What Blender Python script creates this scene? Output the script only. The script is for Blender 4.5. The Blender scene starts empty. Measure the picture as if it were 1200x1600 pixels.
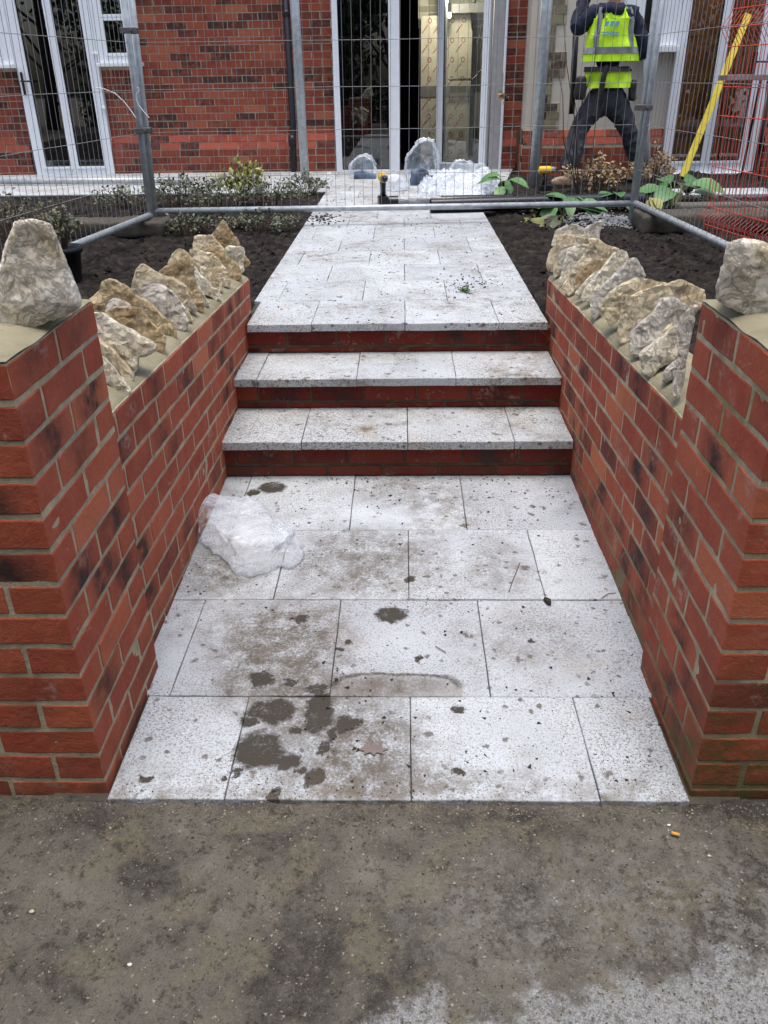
import bpy, bmesh, math, random
import numpy as np
from mathutils import Vector, Matrix, noise as mn
random.seed(7)
R = math.radians
S = bpy.context.scene
COL = S.collection

# ------------------------------------------------------------------ camera, sky, sun
CAM = Vector((0, 0, 1.42621)); FPX = 1280.24
RI = Vector((0.9997076694, 0.0200559232, -0.0135031730))
UP = Vector((0.0024656782, 0.4710093017, 0.8821247974))
FW = Vector((-0.0240519473, 0.8819002198, -0.4708221598))
cd = bpy.data.cameras.new('camera'); cam = bpy.data.objects.new('camera', cd); COL.objects.link(cam)
cd.sensor_fit = 'VERTICAL'; cd.sensor_height = 24; cd.lens = FPX / 1600 * 24
cd.clip_start = 0.02; cd.clip_end = 500
m = Matrix((RI, UP, -FW)).transposed().to_4x4(); m.translation = CAM
cam.matrix_world = m; S.camera = cam

w = bpy.data.worlds.new('World'); S.world = w; w.use_nodes = True
nt = w.node_tree; nt.nodes.clear()
sk = nt.nodes.new('ShaderNodeTexSky'); sk.sky_type = 'NISHITA'; sk.sun_disc = False
sk.sun_elevation = R(85); sk.sun_rotation = R(188); sk.dust_density = 4.0; sk.ozone_density = 1.0; sk.air_density = 1.0
bg = nt.nodes.new('ShaderNodeBackground'); bg.inputs[1].default_value = 0.15
wo = nt.nodes.new('ShaderNodeOutputWorld'); nt.links.new(sk.outputs[0], bg.inputs[0]); nt.links.new(bg.outputs[0], wo.inputs[0])
sd = bpy.data.lights.new('sun', 'SUN'); sd.energy = 1.2; sd.angle = R(30); sd.color = (1, 0.96, 0.9)
so = bpy.data.objects.new('sun', sd); COL.objects.link(so)
az, el = R(188), R(85)
so.rotation_euler = Vector((math.sin(az) * math.cos(el), math.cos(az) * math.cos(el), math.sin(el))).to_track_quat('Z', 'Y').to_euler()
S.view_settings.view_transform = 'Standard'; S.view_settings.look = 'None'
S.view_settings.exposure = 0.78; S.view_settings.gamma = 1
S.render.engine = 'CYCLES'
S.cycles.max_bounces = 6; S.cycles.transparent_max_bounces = 12; S.cycles.caustics_reflective = False; S.cycles.caustics_refractive = False

# ------------------------------------------------------------------ helpers
def at(x, y, ax, val):
    """point of the ray through photo pixel (x, y) on the world plane ax = val"""
    d = FW + RI * ((x - 600) / FPX) - UP * ((y - 800) / FPX)
    i = 'XYZ'.index(ax); return CAM + d * ((val - CAM[i]) / d[i])
ORG = {}
def tag(o, label=None, cat=None, group=None, kind=None):
    if label: o['label'] = label
    if cat: o['category'] = cat
    if group: o['group'] = group
    if kind: o['kind'] = kind
    return o
def thing(name, loc, label, cat, group=None):
    o = bpy.data.objects.new(name, None); COL.objects.link(o); o.location = loc; o.empty_display_size = .1
    ORG[o.name] = Vector(loc); return tag(o, label, cat, group)
def mk(name, v, f, mat, parent=None, smooth=False, attrs=None, mi=None, struct=False):
    me = bpy.data.meshes.new(name)
    v = [Vector(p) for p in v]
    if parent is not None: org = ORG[parent.name]
    elif struct: org = Vector((0, 0, 0))
    else:
        a = np.array(v); org = Vector(((a[:, 0].min() + a[:, 0].max()) / 2, (a[:, 1].min() + a[:, 1].max()) / 2, a[:, 2].min()))
    me.from_pydata([p - org for p in v], [], f)
    for mt in (mat if isinstance(mat, (list, tuple)) else [mat]): me.materials.append(mt)
    if mi is not None: me.polygons.foreach_set('material_index', mi)
    if attrs:
        for k, d in attrs.items():
            a = me.attributes.new(k, 'FLOAT_VECTOR', 'POINT'); a.data.foreach_set('vector', np.array(d, dtype=np.float32).ravel())
    if smooth: me.polygons.foreach_set('use_smooth', [True] * len(me.polygons))
    me.update()
    o = bpy.data.objects.new(name, me); COL.objects.link(o)
    ORG[o.name] = org
    if parent is not None: o.parent = parent
    else: o.location = org
    if struct: o['kind'] = 'structure'
    return o
class MB:
    """mesh buffer"""
    def __init__(s): s.v = []; s.f = []; s.a = []; s.mi = []
    def add(s, v, f, a=(0, 0, 0), mi=0):
        b = len(s.v); s.v += [tuple(p) for p in v]; s.f += [tuple(i + b for i in q) for q in f]
        s.a += (list(a) if isinstance(a, list) else [a] * len(v)); s.mi += [mi] * len(f)
    def box(s, x0, x1, y0, y1, z0, z1, a=(0, 0, 0), mi=0):
        v = [(x, y, z) for x in (x0, x1) for y in (y0, y1) for z in (z0, z1)]
        s.add(v, [(0, 1, 3, 2), (4, 6, 7, 5), (0, 4, 5, 1), (2, 3, 7, 6), (0, 2, 6, 4), (1, 5, 7, 3)], a, mi)
    def rbox(s, x0, x1, y0, y1, z0, z1, r=.004, n=(1, 1, 1), jit=0, a=(0, 0, 0), mi=0, seed=0, shear=None, ua=None):
        """rounded, subdivided box"""
        c = ((x0 + x1) / 2, (y0 + y1) / 2, (z0 + z1) / 2); h = ((x1 - x0) / 2, (y1 - y0) / 2, (z1 - z0) / 2)
        r = min(r, min(h) * .9); L = []
        for k in range(3):
            q = h[k] - r; L.append([-h[k]] + [-q + 2 * q * i / n[k] for i in range(n[k] + 1)] + [h[k]])
        idx = {}; v = []; at_ = []
        def P(i, j, k):
            t = (i, j, k)
            if t in idx: return idx[t]
            p = [L[0][i], L[1][j], L[2][k]]; q = [max(-h[d] + r, min(h[d] - r, p[d])) for d in range(3)]
            d = Vector(p) - Vector(q)
            if d.length > 1e-9: d = d.normalized() * r
            o = [q[0] + d[0] + c[0], q[1] + d[1] + c[1], q[2] + d[2] + c[2]]
            if jit:
                nv = mn.noise_vector(Vector((o[0] * 40 + seed * 3.1, o[1] * 40, o[2] * 40))) * jit + mn.noise_vector(Vector((o[0] * 9 + seed * 7.7, o[1] * 9, o[2] * 9))) * jit * 1.3
                o = [o[0] + nv[0], o[1] + nv[1], o[2] + nv[2]]
            if shear: o = shear(o)
            idx[t] = len(v); v.append(o)
            if ua is not None: at_.append((a[0], a[1], p[ua] / h[ua]))
            return idx[t]
        f = []; N = [len(l) - 1 for l in L]
        for i in range(N[0]):
            for j in range(N[1]):
                f.append((P(i, j, 0), P(i, j + 1, 0), P(i + 1, j + 1, 0), P(i + 1, j, 0))); k = N[2]
                f.append((P(i, j, k), P(i + 1, j, k), P(i + 1, j + 1, k), P(i, j + 1, k)))
        for i in range(N[0]):
            for k in range(N[2]):
                f.append((P(i, 0, k), P(i + 1, 0, k), P(i + 1, 0, k + 1), P(i, 0, k + 1))); j = N[1]
                f.append((P(i, j, k), P(i, j, k + 1), P(i + 1, j, k + 1), P(i + 1, j, k)))
        for j in range(N[1]):
            for k in range(N[2]):
                f.append((P(0, j, k), P(0, j, k + 1), P(0, j + 1, k + 1), P(0, j + 1, k))); i = N[0]
                f.append((P(i, j, k), P(i, j + 1, k), P(i, j + 1, k + 1), P(i, j, k + 1)))
        s.add(v, f, at_ if ua is not None else a, mi)
    def tube(s, pts, r, n=8, cap=True, mi=0, a=(0, 0, 0)):
        pts = [Vector(p) for p in pts]; rr = r if isinstance(r, (list, tuple)) else [r] * len(pts)
        v = []; f = []; t0 = (pts[1] - pts[0]).normalized()
        ref = Vector((0, 0, 1)) if abs(t0.z) < .9 else Vector((1, 0, 0)); nrm = t0.cross(ref).normalized()
        for i, p in enumerate(pts):
            t = (pts[min(i + 1, len(pts) - 1)] - pts[max(i - 1, 0)]).normalized()
            nrm = (nrm - t * nrm.dot(t)).normalized(); b = t.cross(nrm)
            for k in range(n):
                g = 2 * math.pi * k / n; v.append(p + (nrm * math.cos(g) + b * math.sin(g)) * rr[i])
        for i in range(len(pts) - 1):
            for k in range(n):
                k2 = (k + 1) % n; f.append((i * n + k, i * n + k2, (i + 1) * n + k2, (i + 1) * n + k))
        if cap: f.append(tuple(range(n - 1, -1, -1))); f.append(tuple((len(pts) - 1) * n + k for k in range(n)))
        s.add(v, f, a, mi)
    def build(s, name, mat, parent=None, smooth=False, struct=False, attr=False):
        return mk(name, s.v, s.f, mat, parent, smooth, {'bc': s.a} if attr else None, s.mi if isinstance(mat, (list, tuple)) else None, struct)

# ------------------------------------------------------------------ material graph helper
class G:
    def __init__(s, name, rough=.8, spec=.3):
        s.m = bpy.data.materials.new(name); s.m.use_nodes = True; s.t = s.m.node_tree; s.t.nodes.clear()
        s.b = s.n('ShaderNodeBsdfPrincipled'); s.o = s.n('ShaderNodeOutputMaterial'); s.t.links.new(s.b.outputs[0], s.o.inputs[0])
        s.b.inputs['Roughness'].default_value = rough; s.b.inputs['Specular IOR Level'].default_value = spec
        s.pos = s.n('ShaderNodeNewGeometry').outputs['Position']; s._obj = None
    @property
    def obj(s):
        if s._obj is None: s._obj = s.n('ShaderNodeTexCoord').outputs['Object']
        return s._obj
    def n(s, t): return s.t.nodes.new(t)
    def put(s, sock, val):
        if val is None: return
        if isinstance(val, bpy.types.NodeSocket): s.t.links.new(val, sock)
        else:
            if isinstance(val, (tuple, list)) and len(val) == 3 and sock.type == 'RGBA': val = (*val, 1)
            sock.default_value = val
    def noise(s, sc, det=4, vec=None, rough=.55, dist=0, col=False):
        n = s.n('ShaderNodeTexNoise'); s.put(n.inputs['Vector'], vec or s.pos); n.inputs['Scale'].default_value = sc
        n.inputs['Detail'].default_value = det; n.inputs['Roughness'].default_value = rough; n.inputs['Distortion'].default_value = dist
        return n.outputs['Color' if col else 'Fac']
    def voro(s, sc, vec=None, feat='F1', out='Distance', rand=1):
        n = s.n('ShaderNodeTexVoronoi'); n.feature = feat; s.put(n.inputs['Vector'], vec or s.pos); n.inputs['Scale'].default_value = sc
        n.inputs['Randomness'].default_value = rand; return n.outputs[out]
    def ramp(s, fac, stops, interp='LINEAR'):
        n = s.n('ShaderNodeValToRGB'); s.put(n.inputs[0], fac); e = n.color_ramp.elements; n.color_ramp.interpolation = interp
        while len(e) < len(stops): e.new(.5)
        for q, (p, c) in zip(e, stops): q.position = p; q.color = (*c, 1) if isinstance(c, (tuple, list)) else (c, c, c, 1)
        return n.outputs[0]
    def mix(s, fac, a, b, mode='MIX'):
        n = s.n('ShaderNodeMix'); n.data_type = 'RGBA'; n.blend_type = mode; n.clamp_factor = True
        s.put(n.inputs[0], fac); s.put(n.inputs[6], a); s.put(n.inputs[7], b); return n.outputs[2]
    def math(s, op, a, b=None, c=None, clamp=False):
        n = s.n('ShaderNodeMath'); n.operation = op; n.use_clamp = clamp
        for i, q in enumerate((a, b, c)): s.put(n.inputs[i], q)
        return n.outputs[0]
    def map(s, v, a, b, c=0., d=1.):
        n = s.n('ShaderNodeMapRange'); s.put(n.inputs[0], v)
        for i, q in enumerate((a, b, c, d)): n.inputs[i + 1].default_value = q
        return n.outputs[0]
    def vmath(s, op, a, b=None, out=0):
        n = s.n('ShaderNodeVectorMath'); n.operation = op; s.put(n.inputs[0], a)
        if b is not None: s.put(n.inputs[1], b)
        return n.outputs[out]
    def sep(s, v): return s.t_sep(v)
    def t_sep(s, v):
        n = s.n('ShaderNodeSeparateXYZ'); s.put(n.inputs[0], v); return n.outputs
    def attr(s, name):
        n = s.n('ShaderNodeAttribute'); n.attribute_name = name; return n.outputs['Vector']
    def bump(s, h, dist=.002, strength=1., normal=None):
        n = s.n('ShaderNodeBump'); n.inputs['Distance'].default_value = dist; n.inputs['Strength'].default_value = strength
        s.put(n.inputs['Height'], h)
        if normal is not None: s.put(n.inputs['Normal'], normal)
        s.put(s.b.inputs['Normal'], n.outputs[0]); return n.outputs[0]
    def col(s, c): s.put(s.b.inputs['Base Color'], c); return s
    def set(s, **k):
        for a, b in k.items(): s.put(s.b.inputs[a.replace('_', ' ')], b)
        return s
def plain(name, col, rough=.6, metal=0, spec=.4, var=.12, sc=14, bump=0):
    g = G(name, rough, spec); n = g.noise(sc, 5, g.obj)
    g.col(g.mix(g.ramp(n, [(.3, 0), (.7, 1)]), tuple(c * (1 - var) for c in col), tuple(min(1, c * (1 + var)) for c in col)))
    g.set(Metallic=float(metal)); g.put(g.b.inputs['Roughness'], g.map(n, .2, .8, rough * .85, min(1, rough * 1.15)))
    if bump: g.bump(g.noise(sc * 6, 4, g.obj), bump)
    return g.m

def brick_mat(name, near=True, tint=(1, 1, 1), algae=False):
    g = G(name, .82, .25)
    rnd, burn, u = g.t_sep(g.attr('bc'))[:]
    T = lambda c: tuple(a * b for a, b in zip(c, tint))
    base = g.ramp(rnd, [(0, T((.15, .030, .024))), (.25, T((.25, .040, .027))), (.5, T((.30, .050, .031))), (.8, T((.37, .072, .042))), (1, T((.46, .12, .065)))])
    n1 = g.noise(14, 5); base = g.mix(g.map(n1, .35, .75), base, g.mix(.5, base, T((.42, .11, .065))))
    n2 = g.noise(6, 6, dist=.5)
    bm = g.math('MULTIPLY', burn, g.math('MULTIPLY', g.map(g.math('ABSOLUTE', g.math('ADD', u, g.map(n2, 0, 1, -.55, .55))), .95, .15), g.map(g.noise(20, 5), .25, .6)), clamp=True)
    base = g.mix(bm, base, (.055, .028, .024))
    f = g.noise(160, 4, rough=.7)
    base = g.mix(g.map(f, .62, .75, 0, .45), base, (.09, .03, .022))
    if near:
        base = g.mix(g.map(g.noise(38, 6, rough=.7), .60, .72, 0, .22), base, (.50, .30, .22))
        vor = g.voro(230); base = g.mix(g.map(vor, .12, .05, 0, .5), base, (.05, .02, .015))
        scf = g.math('MULTIPLY', g.map(g.noise(11, 6, rough=.8, dist=1.2), .60, .64), g.map(g.noise(90, 5), .42, .5)); base = g.mix(g.math('MULTIPLY', scf, .55), base, (.36, .29, .20)); dk = g.map(g.noise(3.5, 4), .52, .68, 0, .45); base = g.mix(dk, base, (.10, .025, .018)); lime = g.math('MULTIPLY', g.map(g.noise(7, 3), .60, .70), g.map(g.noise(60, 5), .45, .65)); base = g.mix(g.math('MULTIPLY', lime, .35), base, (.6, .5, .45))
        px, py, pz = g.t_sep(g.pos)[:]
        low = g.math('MULTIPLY', g.map(pz, .14, .0), g.map(g.noise(18, 5), .3, .65)); base = g.mix(g.math('MULTIPLY', low, .6), base, (.085, .06, .04))
        if algae:
            al = g.math('MULTIPLY', g.map(g.math('ADD', g.math('ADD', g.math('MULTIPLY', pz, 1.0), g.math('MULTIPLY', g.math('SUBTRACT', py, 1.33), 1.4)), g.map(g.noise(16, 5), 0, 1, -.2, .2)), .36, .12), g.map(g.noise(30, 5), .35, .6))
            base = g.mix(g.math('MULTIPLY', al, .75), base, (.075, .085, .018))
    g.col(base)
    h = g.math('ADD', g.noise(70, 6, rough=.65), g.math('MULTIPLY', g.noise(420, 3), .35))
    g.bump(h, .005 if near else .002, .9)
    return g.m
def mortar_mat(name, c=(.50, .435, .30), algae=False):
    g = G(name, .95, .1); n = g.noise(25, 6)
    col = g.mix(g.map(n, .3, .7), tuple(q * .68 for q in c), tuple(q * 1.15 for q in c))
    col = g.mix(g.map(g.noise(120, 4), .55, .75, 0, .5), col, tuple(q * .45 for q in c))
    if algae:
        px, py, pz = g.t_sep(g.pos)[:]
        col = g.mix(g.math('MULTIPLY', g.map(g.noise(5, 4), .48, .62), g.map(g.math('ABSOLUTE', g.math('SUBTRACT', py, 1.65)), .5, .1, 0, .55)), col, (.16, .19, .03))
        col = g.mix(g.math('MULTIPLY', g.map(pz, .3, .05), .7), col, (.09, .095, .03))
    g.col(col); g.bump(g.math('ADD', g.noise(90, 6, rough=.7), g.noise(500, 2)), .004, .8); return g.m
M_BRL = brick_mat('red_brick', tint=(1.14, 1.36, 1.14)); M_BRR = brick_mat('red_brick_mossy', algae=True, tint=(1.14, 1.36, 1.14)); M_MO = mortar_mat('mortar'); M_MOR = mortar_mat('mortar_green', algae=True)
M_BRW = brick_mat('house_brick', near=False, tint=(.80, .95, .86)); M_MOW = mortar_mat('house_mortar', (.50, .43, .31))
M_BRP = brick_mat('plinth_brick', near=False, tint=(1.0, 1.15, 1.15))
M_BRT = brick_mat('tan_brick', near=False, tint=(.72, 3.1, 3.2))
M_BRS = brick_mat('riser_brick_shaded', tint=(.55, .42, .42))  # dark tint puts the shade on the risers into the brick colour
def bedding_mat():
    g = G('bedding_mortar', .9, .2); n = g.noise(9, 5)
    c = g.mix(g.map(n, .3, .7), (.20, .18, .115), (.31, .285, .195)); c = g.mix(g.map(g.noise(34, 6, rough=.7), .52, .72, 0, .6), c, (.16, .135, .085))
    g.col(c); g.bump(g.math('ADD', g.noise(12, 5), g.math('MULTIPLY', g.noise(120, 4), .25)), .008, .7); return g.m
M_BED = bedding_mat()

BLOBS = [(405, 1172, 42, 30), (432, 1112, 30, 20), (408, 1110, 22, 14), (500, 1112, 22, 34), (408, 1062, 20, 13), (455, 1066, 10, 6), (540, 1132, 16, 14),
         (612, 960, 26, 12), (490, 1216, 15, 14), (428, 1240, 12, 8), (228, 1217, 9, 7), (715, 1108, 11, 6), (716, 1206, 11, 6), (545, 1003, 8, 5), (530, 1014, 7, 4),
         (656, 1030, 7, 4), (448, 1188, 22, 15), (495, 1078, 16, 11), (462, 1140, 9, 7), (470, 1205, 7, 6), (350, 1215, 6, 4), (520, 1150, 9, 12), (560, 1128, 8, 5), (372, 1205, 10, 6), (505, 1170, 9, 12), (425, 762, 22, 9), (395, 770, 9, 6), (640, 905, 9, 6), (830, 1000, 6, 4), (388, 1128, 14, 8), (470, 968, 10, 6)]
def slab_mat(name, dirt=1., blobs=False, base=(.585, .635, .675)):
    g = G(name, .78, .3)
    px, py, pz = g.t_sep(g.pos)[:]
    n = g.noise(5, 6); c = g.mix(g.map(n, .3, .7), tuple(q * .84 for q in base), base)
    rnd = g.t_sep(g.attr('bc'))[0]
    c = g.mix(1., c, g.ramp(rnd, [(0, (.84, .84, .86)), (.5, (.95, .955, .96)), (1, (1, 1, 1))]), 'MULTIPLY')
    grain = g.noise(230, 3, rough=.8); c = g.mix(g.map(grain, .5, .66, 0, .55), c, tuple(q * .40 for q in base)); sp = g.math('MULTIPLY', g.map(g.noise(150, 5, rough=.85), .51, .58), g.map(g.noise(2.2, 5, dist=.5), .30, .60)); c = g.mix(g.math('MULTIPLY', sp, .85 * dirt), c, (.11, .092, .068))
    # blotchy soil film: fine speckle gathered in large patches
    big = g.noise(3.1, 5, dist=.6); mid = g.noise(16, 6, rough=.7); fine = g.noise(120, 4, rough=.75)
    film = g.math('MULTIPLY', g.map(big, .46, .70), g.map(g.math('ADD', mid, g.math('MULTIPLY', fine, .6)), .68, 1.0))
    c = g.mix(g.math('MULTIPLY', film, .85 * dirt), c, (.13, .105, .075))
    warm = g.map(g.noise(7, 5, dist=1), .58, .74, 0, .28 * dirt); c = g.mix(warm, c, (.42, .34, .23))
    spots = g.math('MULTIPLY', g.map(g.voro(55, g.vmath('ADD', g.pos, g.vmath('SCALE', g.noise(60, 2, col=True), None))), .16, .06), g.map(g.noise(9, 4), .46, .62))
    c = g.mix(g.math('MULTIPLY', spots, .85 * min(1, dirt)), c, (.07, .06, .045))
    sh_ = .22 * (dirt - 1)
    for (sc_, r0, nz_, lo, hi) in ((10, .15, 20, .42, .50), (24, .22, 40, .43, .54), (110, .24, 30, .38, .52)):
        wv = g.vmath('ADD', g.pos, g.vmath('MULTIPLY', g.noise(nz_ * 1.7, 4, col=True), (.6 / sc_, .6 / sc_, 0)))
        q = g.math('MULTIPLY', g.map(g.voro(sc_, wv), r0, r0 * .6), g.map(g.noise(sc_ * .4, 3, g.vmath('ADD', g.pos, (sc_, 3, 0))), lo - sh_, hi - sh_))
        c = g.mix(g.math('MULTIPLY', q, .8 * min(1, dirt)), c, (.085, .07, .052))
    if blobs:
        tot = None; nv = g.noise(28, 5, rough=.7, col=True); w1 = g.vmath('ADD', g.pos, g.vmath('SUBTRACT', g.vmath('MULTIPLY', nv, (.07, .07, .0)), (.035, .035, 0)))
        for (x, y, rx, ry) in BLOBS:
            p = at(x, y, 'Z', 0); ex = abs((at(x + rx, y, 'Z', 0) - p).x); ey = abs((at(x, y - ry, 'Z', 0) - p).y)
            d = g.vmath('LENGTH', g.vmath('MULTIPLY', g.vmath('SUBTRACT', w1, (p.x, p.y, 0)), (1 / ex, 1 / ey, 0)), out=1)
            q = g.map(d, 1.08, .82); tot = q if tot is None else g.math('MAXIMUM', tot, q)
        tot = g.math('MULTIPLY', tot, g.map(g.math('ADD', mid, g.math('MULTIPLY', fine, .8)), .55, .85, .35, 1))
        for (x, y, rx, ry, s) in ((440, 1010, 130, 95, .95), (560, 870, 140, 60, .8), (560, 1160, 110, 90, .95), (360, 880, 80, 60, .85), (470, 1110, 90, 60, .8), (600, 1220, 200, 30, .6), (640, 770, 120, 30, .6), (610, 1072, 95, 17, .95), (780, 880, 60, 50, .5), (850, 1000, 90, 60, .35)):
            p = at(x, y, 'Z', 0); ex = abs((at(x + rx, y, 'Z', 0) - p).x); ey = abs((at(x, y - ry, 'Z', 0) - p).y)
            d = g.vmath('LENGTH', g.vmath('MULTIPLY', g.vmath('SUBTRACT', w1, (p.x, p.y, 0)), (1 / ex, 1 / ey, 0)), out=1)
            q = g.math('MULTIPLY', g.math('MULTIPLY', g.map(d, 1.15, .5), s), g.map(g.math('ADD', mid, g.math('MULTIPLY', fine, .7)), .62, .95))
            c = g.mix(q, c, (.105, .092, .074))
        p = at(618, 1092, 'Z', 0); ex = abs((at(722, 1092, 'Z', 0) - p).x); ey = abs((at(618, 1053, 'Z', 0) - p).y)
        dd = g.vmath('SUBTRACT', g.vmath('ADD', g.pos, g.vmath('MULTIPLY', g.vmath('SUBTRACT', nv, (.5, .5, .5)), (.03, .03, 0))), (p.x, p.y, 0))
        n4 = g.t_sep(g.vmath('MULTIPLY', dd, (1 / ex, 1 / ey, 0))); e4 = g.math('POWER', g.math('ADD', g.math('POWER', g.math('ABSOLUTE', n4[0]), 4), g.math('POWER', g.math('ABSOLUTE', n4[1]), 4)), .25)
        up_ = g.map(n4[1], .0, .1); c = g.mix(g.math('MULTIPLY', g.math('MULTIPLY', g.map(e4, 1.02, .98), up_), .45), c, (.17, .155, .135)); c = g.mix(g.math('MULTIPLY', g.math('MULTIPLY', g.map(g.math('ABSOLUTE', g.math('SUBTRACT', e4, 1.0)), .085, .03), g.map(n4[1], .35, .6)), g.map(g.math('ADD', mid, fine), .75, 1.1, .25, .95)), c, (.055, .045, .035))
        c = g.mix(tot, c, (.050, .044, .035))
        rim = g.math('MULTIPLY', g.map(py, 1.42, 1.31), g.map(mid, .4, .6)); c = g.mix(g.math('MULTIPLY', rim, .6), c, (.13, .10, .06))
    hh = g.math('ADD', g.math('MULTIPLY', grain, .6), g.math('MULTIPLY', g.noise(60, 4), .8))
    if blobs: hh = g.math('ADD', hh, g.math('MULTIPLY', tot, g.math('ADD', 1.2, g.math('MULTIPLY', mid, 2.5))))
    g.col(c); g.bump(hh, .0025, .7)
    return g.m
M_SL0 = slab_mat('pale_sandstone_lower', 1.0, True); M_SL1 = slab_mat('pale_sandstone_steps', 1.35, base=(.55, .585, .60)); M_SL2 = slab_mat('pale_sandstone_path', 1.25, base=(.59, .63, .65))
M_JNT = plain('joint_dirt', (.07, .06, .045), .95, bump=.003)

# ------------------------------------------------------------------ brickwork
def brickcol():
    r = random.random(); return (min(1, max(0, random.gauss(.5, .24))), (random.random() * .7 + .6 if r < .40 else 0), 0)
def near_brick(mb, x0, x1, y0, y1, z0, z1, shear=None, ax=None):
    s = random.random() * 50; n = tuple(max(1, int((b - a) / .03)) for a, b in ((x0, x1), (y0, y1), (z0, z1)))
    if ax is None: ax = 0 if (x1 - x0) > (y1 - y0) else 1
    j = lambda: random.uniform(-.0009, .0009)
    mb.rbox(x0 + j(), x1 + j(), y0 + j(), y1 + j(), z0 + j(), z1 + j(), .0035, n, .0014, brickcol(), 0, s, shear, ax)
ST, HD, JT = .215, .1025, .010
def pier(sx, xin, zoff, mats, name):
    """sx = +1 when the pier extends to +X from its inner face"""
    mb = MB(); y0 = 1.335
    def X(a, b): return (xin + sx * a, xin + sx * b) if sx > 0 else (xin + sx * b, xin + sx * a)
    for n in range(14):
        z0 = -.0465 + zoff + .075 * n + JT / 2; z1 = z0 + .065
        D = .44; lay = []
        if n % 2:   # header on the front at the inner corner
            lay = [(0, HD, 0, ST), (HD + JT, HD + JT + ST, 0, HD), (HD + ST + 2 * JT, D, 0, ST), (0, HD, ST + JT, D), (HD + JT, HD + JT + ST, D - HD, D), (D - HD, D, ST + JT, D)]
        else:
            lay = [(0, ST, 0, HD), (ST + JT, D, 0, HD), (0, HD, HD + JT, HD + JT + ST), (D - HD, D, HD + JT, HD + JT + ST), (0, ST, D - HD, D), (ST + JT, D, D - HD, D)]
        for (a, b, c, d) in lay:
            xa, xb = X(a, b); near_brick(mb, xa, xb, y0 + c, y0 + d, z0, z1)
        # boundary wall running on away from the entrance
        if n < 12:
            a = D + JT; 
            if n % 2: 
                xa, xb = X(a, a + HD); near_brick(mb, xa, xb, y0 + .03, y0 + .03 + HD, z0, z1); a += HD + JT
            while a < 3.2:
                xa, xb = X(a, a + ST); near_brick(mb, xa, xb, y0 + .03, y0 + .03 + HD, z0, z1); a += ST + JT
    # wing wall
    wx = .0385 if sx < 0 else .026; y = y0 + .44
    sh = lambda p: [p[0], p[1], p[2] - .052 * max(0, p[1] - 1.93)]
    for n in range(10):
        z0 = -.0465 + zoff + .075 * n + JT / 2; z1 = z0 + .065
        for (a0, a1) in ((wx, wx + HD), (wx + HD + JT, wx + HD * 2 + JT)):
            xa, xb = X(a0, a1); yy = y + JT; first = True
            while yy < 3.835:
                L = (HD if n % 2 else ST) if first else ST; first = False
                e = min(yy + L, 3.84)
                if e - yy > .03: near_brick(mb, xa, xb, yy, e, z0, z1, sh)
                yy = e + JT
    o = mb.build(name, mats[0], None, False, attr=True)
    g = MB(); e = .0018; D = .44
    xa, xb = X(e, D - e); g.box(xa, xb, y0 + e, y0 + D - e, -.05, 1.0 + zoff)
    xa, xb = X(D - .02, 3.2); g.box(xa, xb, y0 + .03 + e, y0 + .03 + HD - e, -.05, .85 + zoff)
    xa, xb = X(wx + e, wx + 2 * HD + JT - e); v = []
    for yy, zt in ((y, .702 + zoff), (1.93, .702 + zoff), (3.84 - e, .602 + zoff)):
        v += [(xa, yy, -.15), (xb, yy, -.15), (xb, yy, zt), (xa, yy, zt)]
    g.add(v, [(0, 1, 2, 3), (8, 11, 10, 9)] + [(i + k, i + (k + 1) % 4, i + 4 + (k + 1) % 4, i + 4 + k)[::-1] for i in (0, 4) for k in range(4)])
    tag(o, cat='wall'); ORG[o.name] = Vector(o.location)
    g.build('mortar', mats[1], o)
    return o
WL = pier(-1, -.675, 0, (M_BRL, M_MO), 'brick_wall'); tag(WL, 'low red brick pier and wing wall on the left of the entrance steps', 'wall', 'garden walls flanking the steps')
WR = pier(1, .639, -.012, (M_BRR, M_MOR), 'brick_wall'); tag(WR, 'red brick pier and wing wall right of the steps with green algae low on its pier', 'wall', 'garden walls flanking the steps')

# mortar bedding on the walls (children of the walls)
def bedding(parent, sx, xin, wx, zoff):
    mb = MB(); N = 40; wd = .215
    for i in range(N + 1):
        y = 1.775 + (3.845 - 1.775) * i / N; zt = .700 + zoff - .052 * max(0, y - 1.93)
        for j, (a, h) in enumerate(((0.002, -.004), (.008, .008), (.03, .018), (.07, .034), (.11, .040), (.15, .036), (.19, .02), (wd - .002, -.004))):
            nz = mn.noise(Vector((y * 9, a * 20, sx))) * .014 * (1 if 0 < j < 7 else .2)
            mb.v.append((xin + sx * (wx + a + mn.noise(Vector((y * 20, 0, j))) * .002), y, zt + h + nz)); mb.a.append((0, 0, 0))
            if i < N and j < 7: b = i * 8 + j; mb.f.append((b, b + 1, b + 9, b + 8)[::sx]); mb.mi.append(0)
    b = N * 8; mb.f.append(tuple(range(b, b + 8))[::-sx]); mb.mi.append(0)
    # pier cap
    n = 16; b0 = len(mb.v)
    for i in range(n + 1):
        for j in range(n + 1):
            a, c = i / n, j / n; x = xin + sx * (.001 + .438 * a); y = 1.336 + .438 * c
            e = min(a, 1 - a, c, 1 - c); h = min(1, e / .28) ** .6 * .022
            mb.v.append((x, y, 1.0 + zoff + h + .004 + mn.noise(Vector((x * 14, y * 14, 3))) * .004)); mb.a.append((0, 0, 0))
            if i < n and j < n: q = b0 + i * (n + 1) + j; mb.f.append((q, q + n + 1, q + n + 2, q + 1)[::sx]); mb.mi.append(0)
    mb.build('mortar_bedding', M_BED, parent, True)
bedding(WL, -1, -.675, .0385, 0); bedding(WR, 1, .639, .026, -.012)

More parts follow.
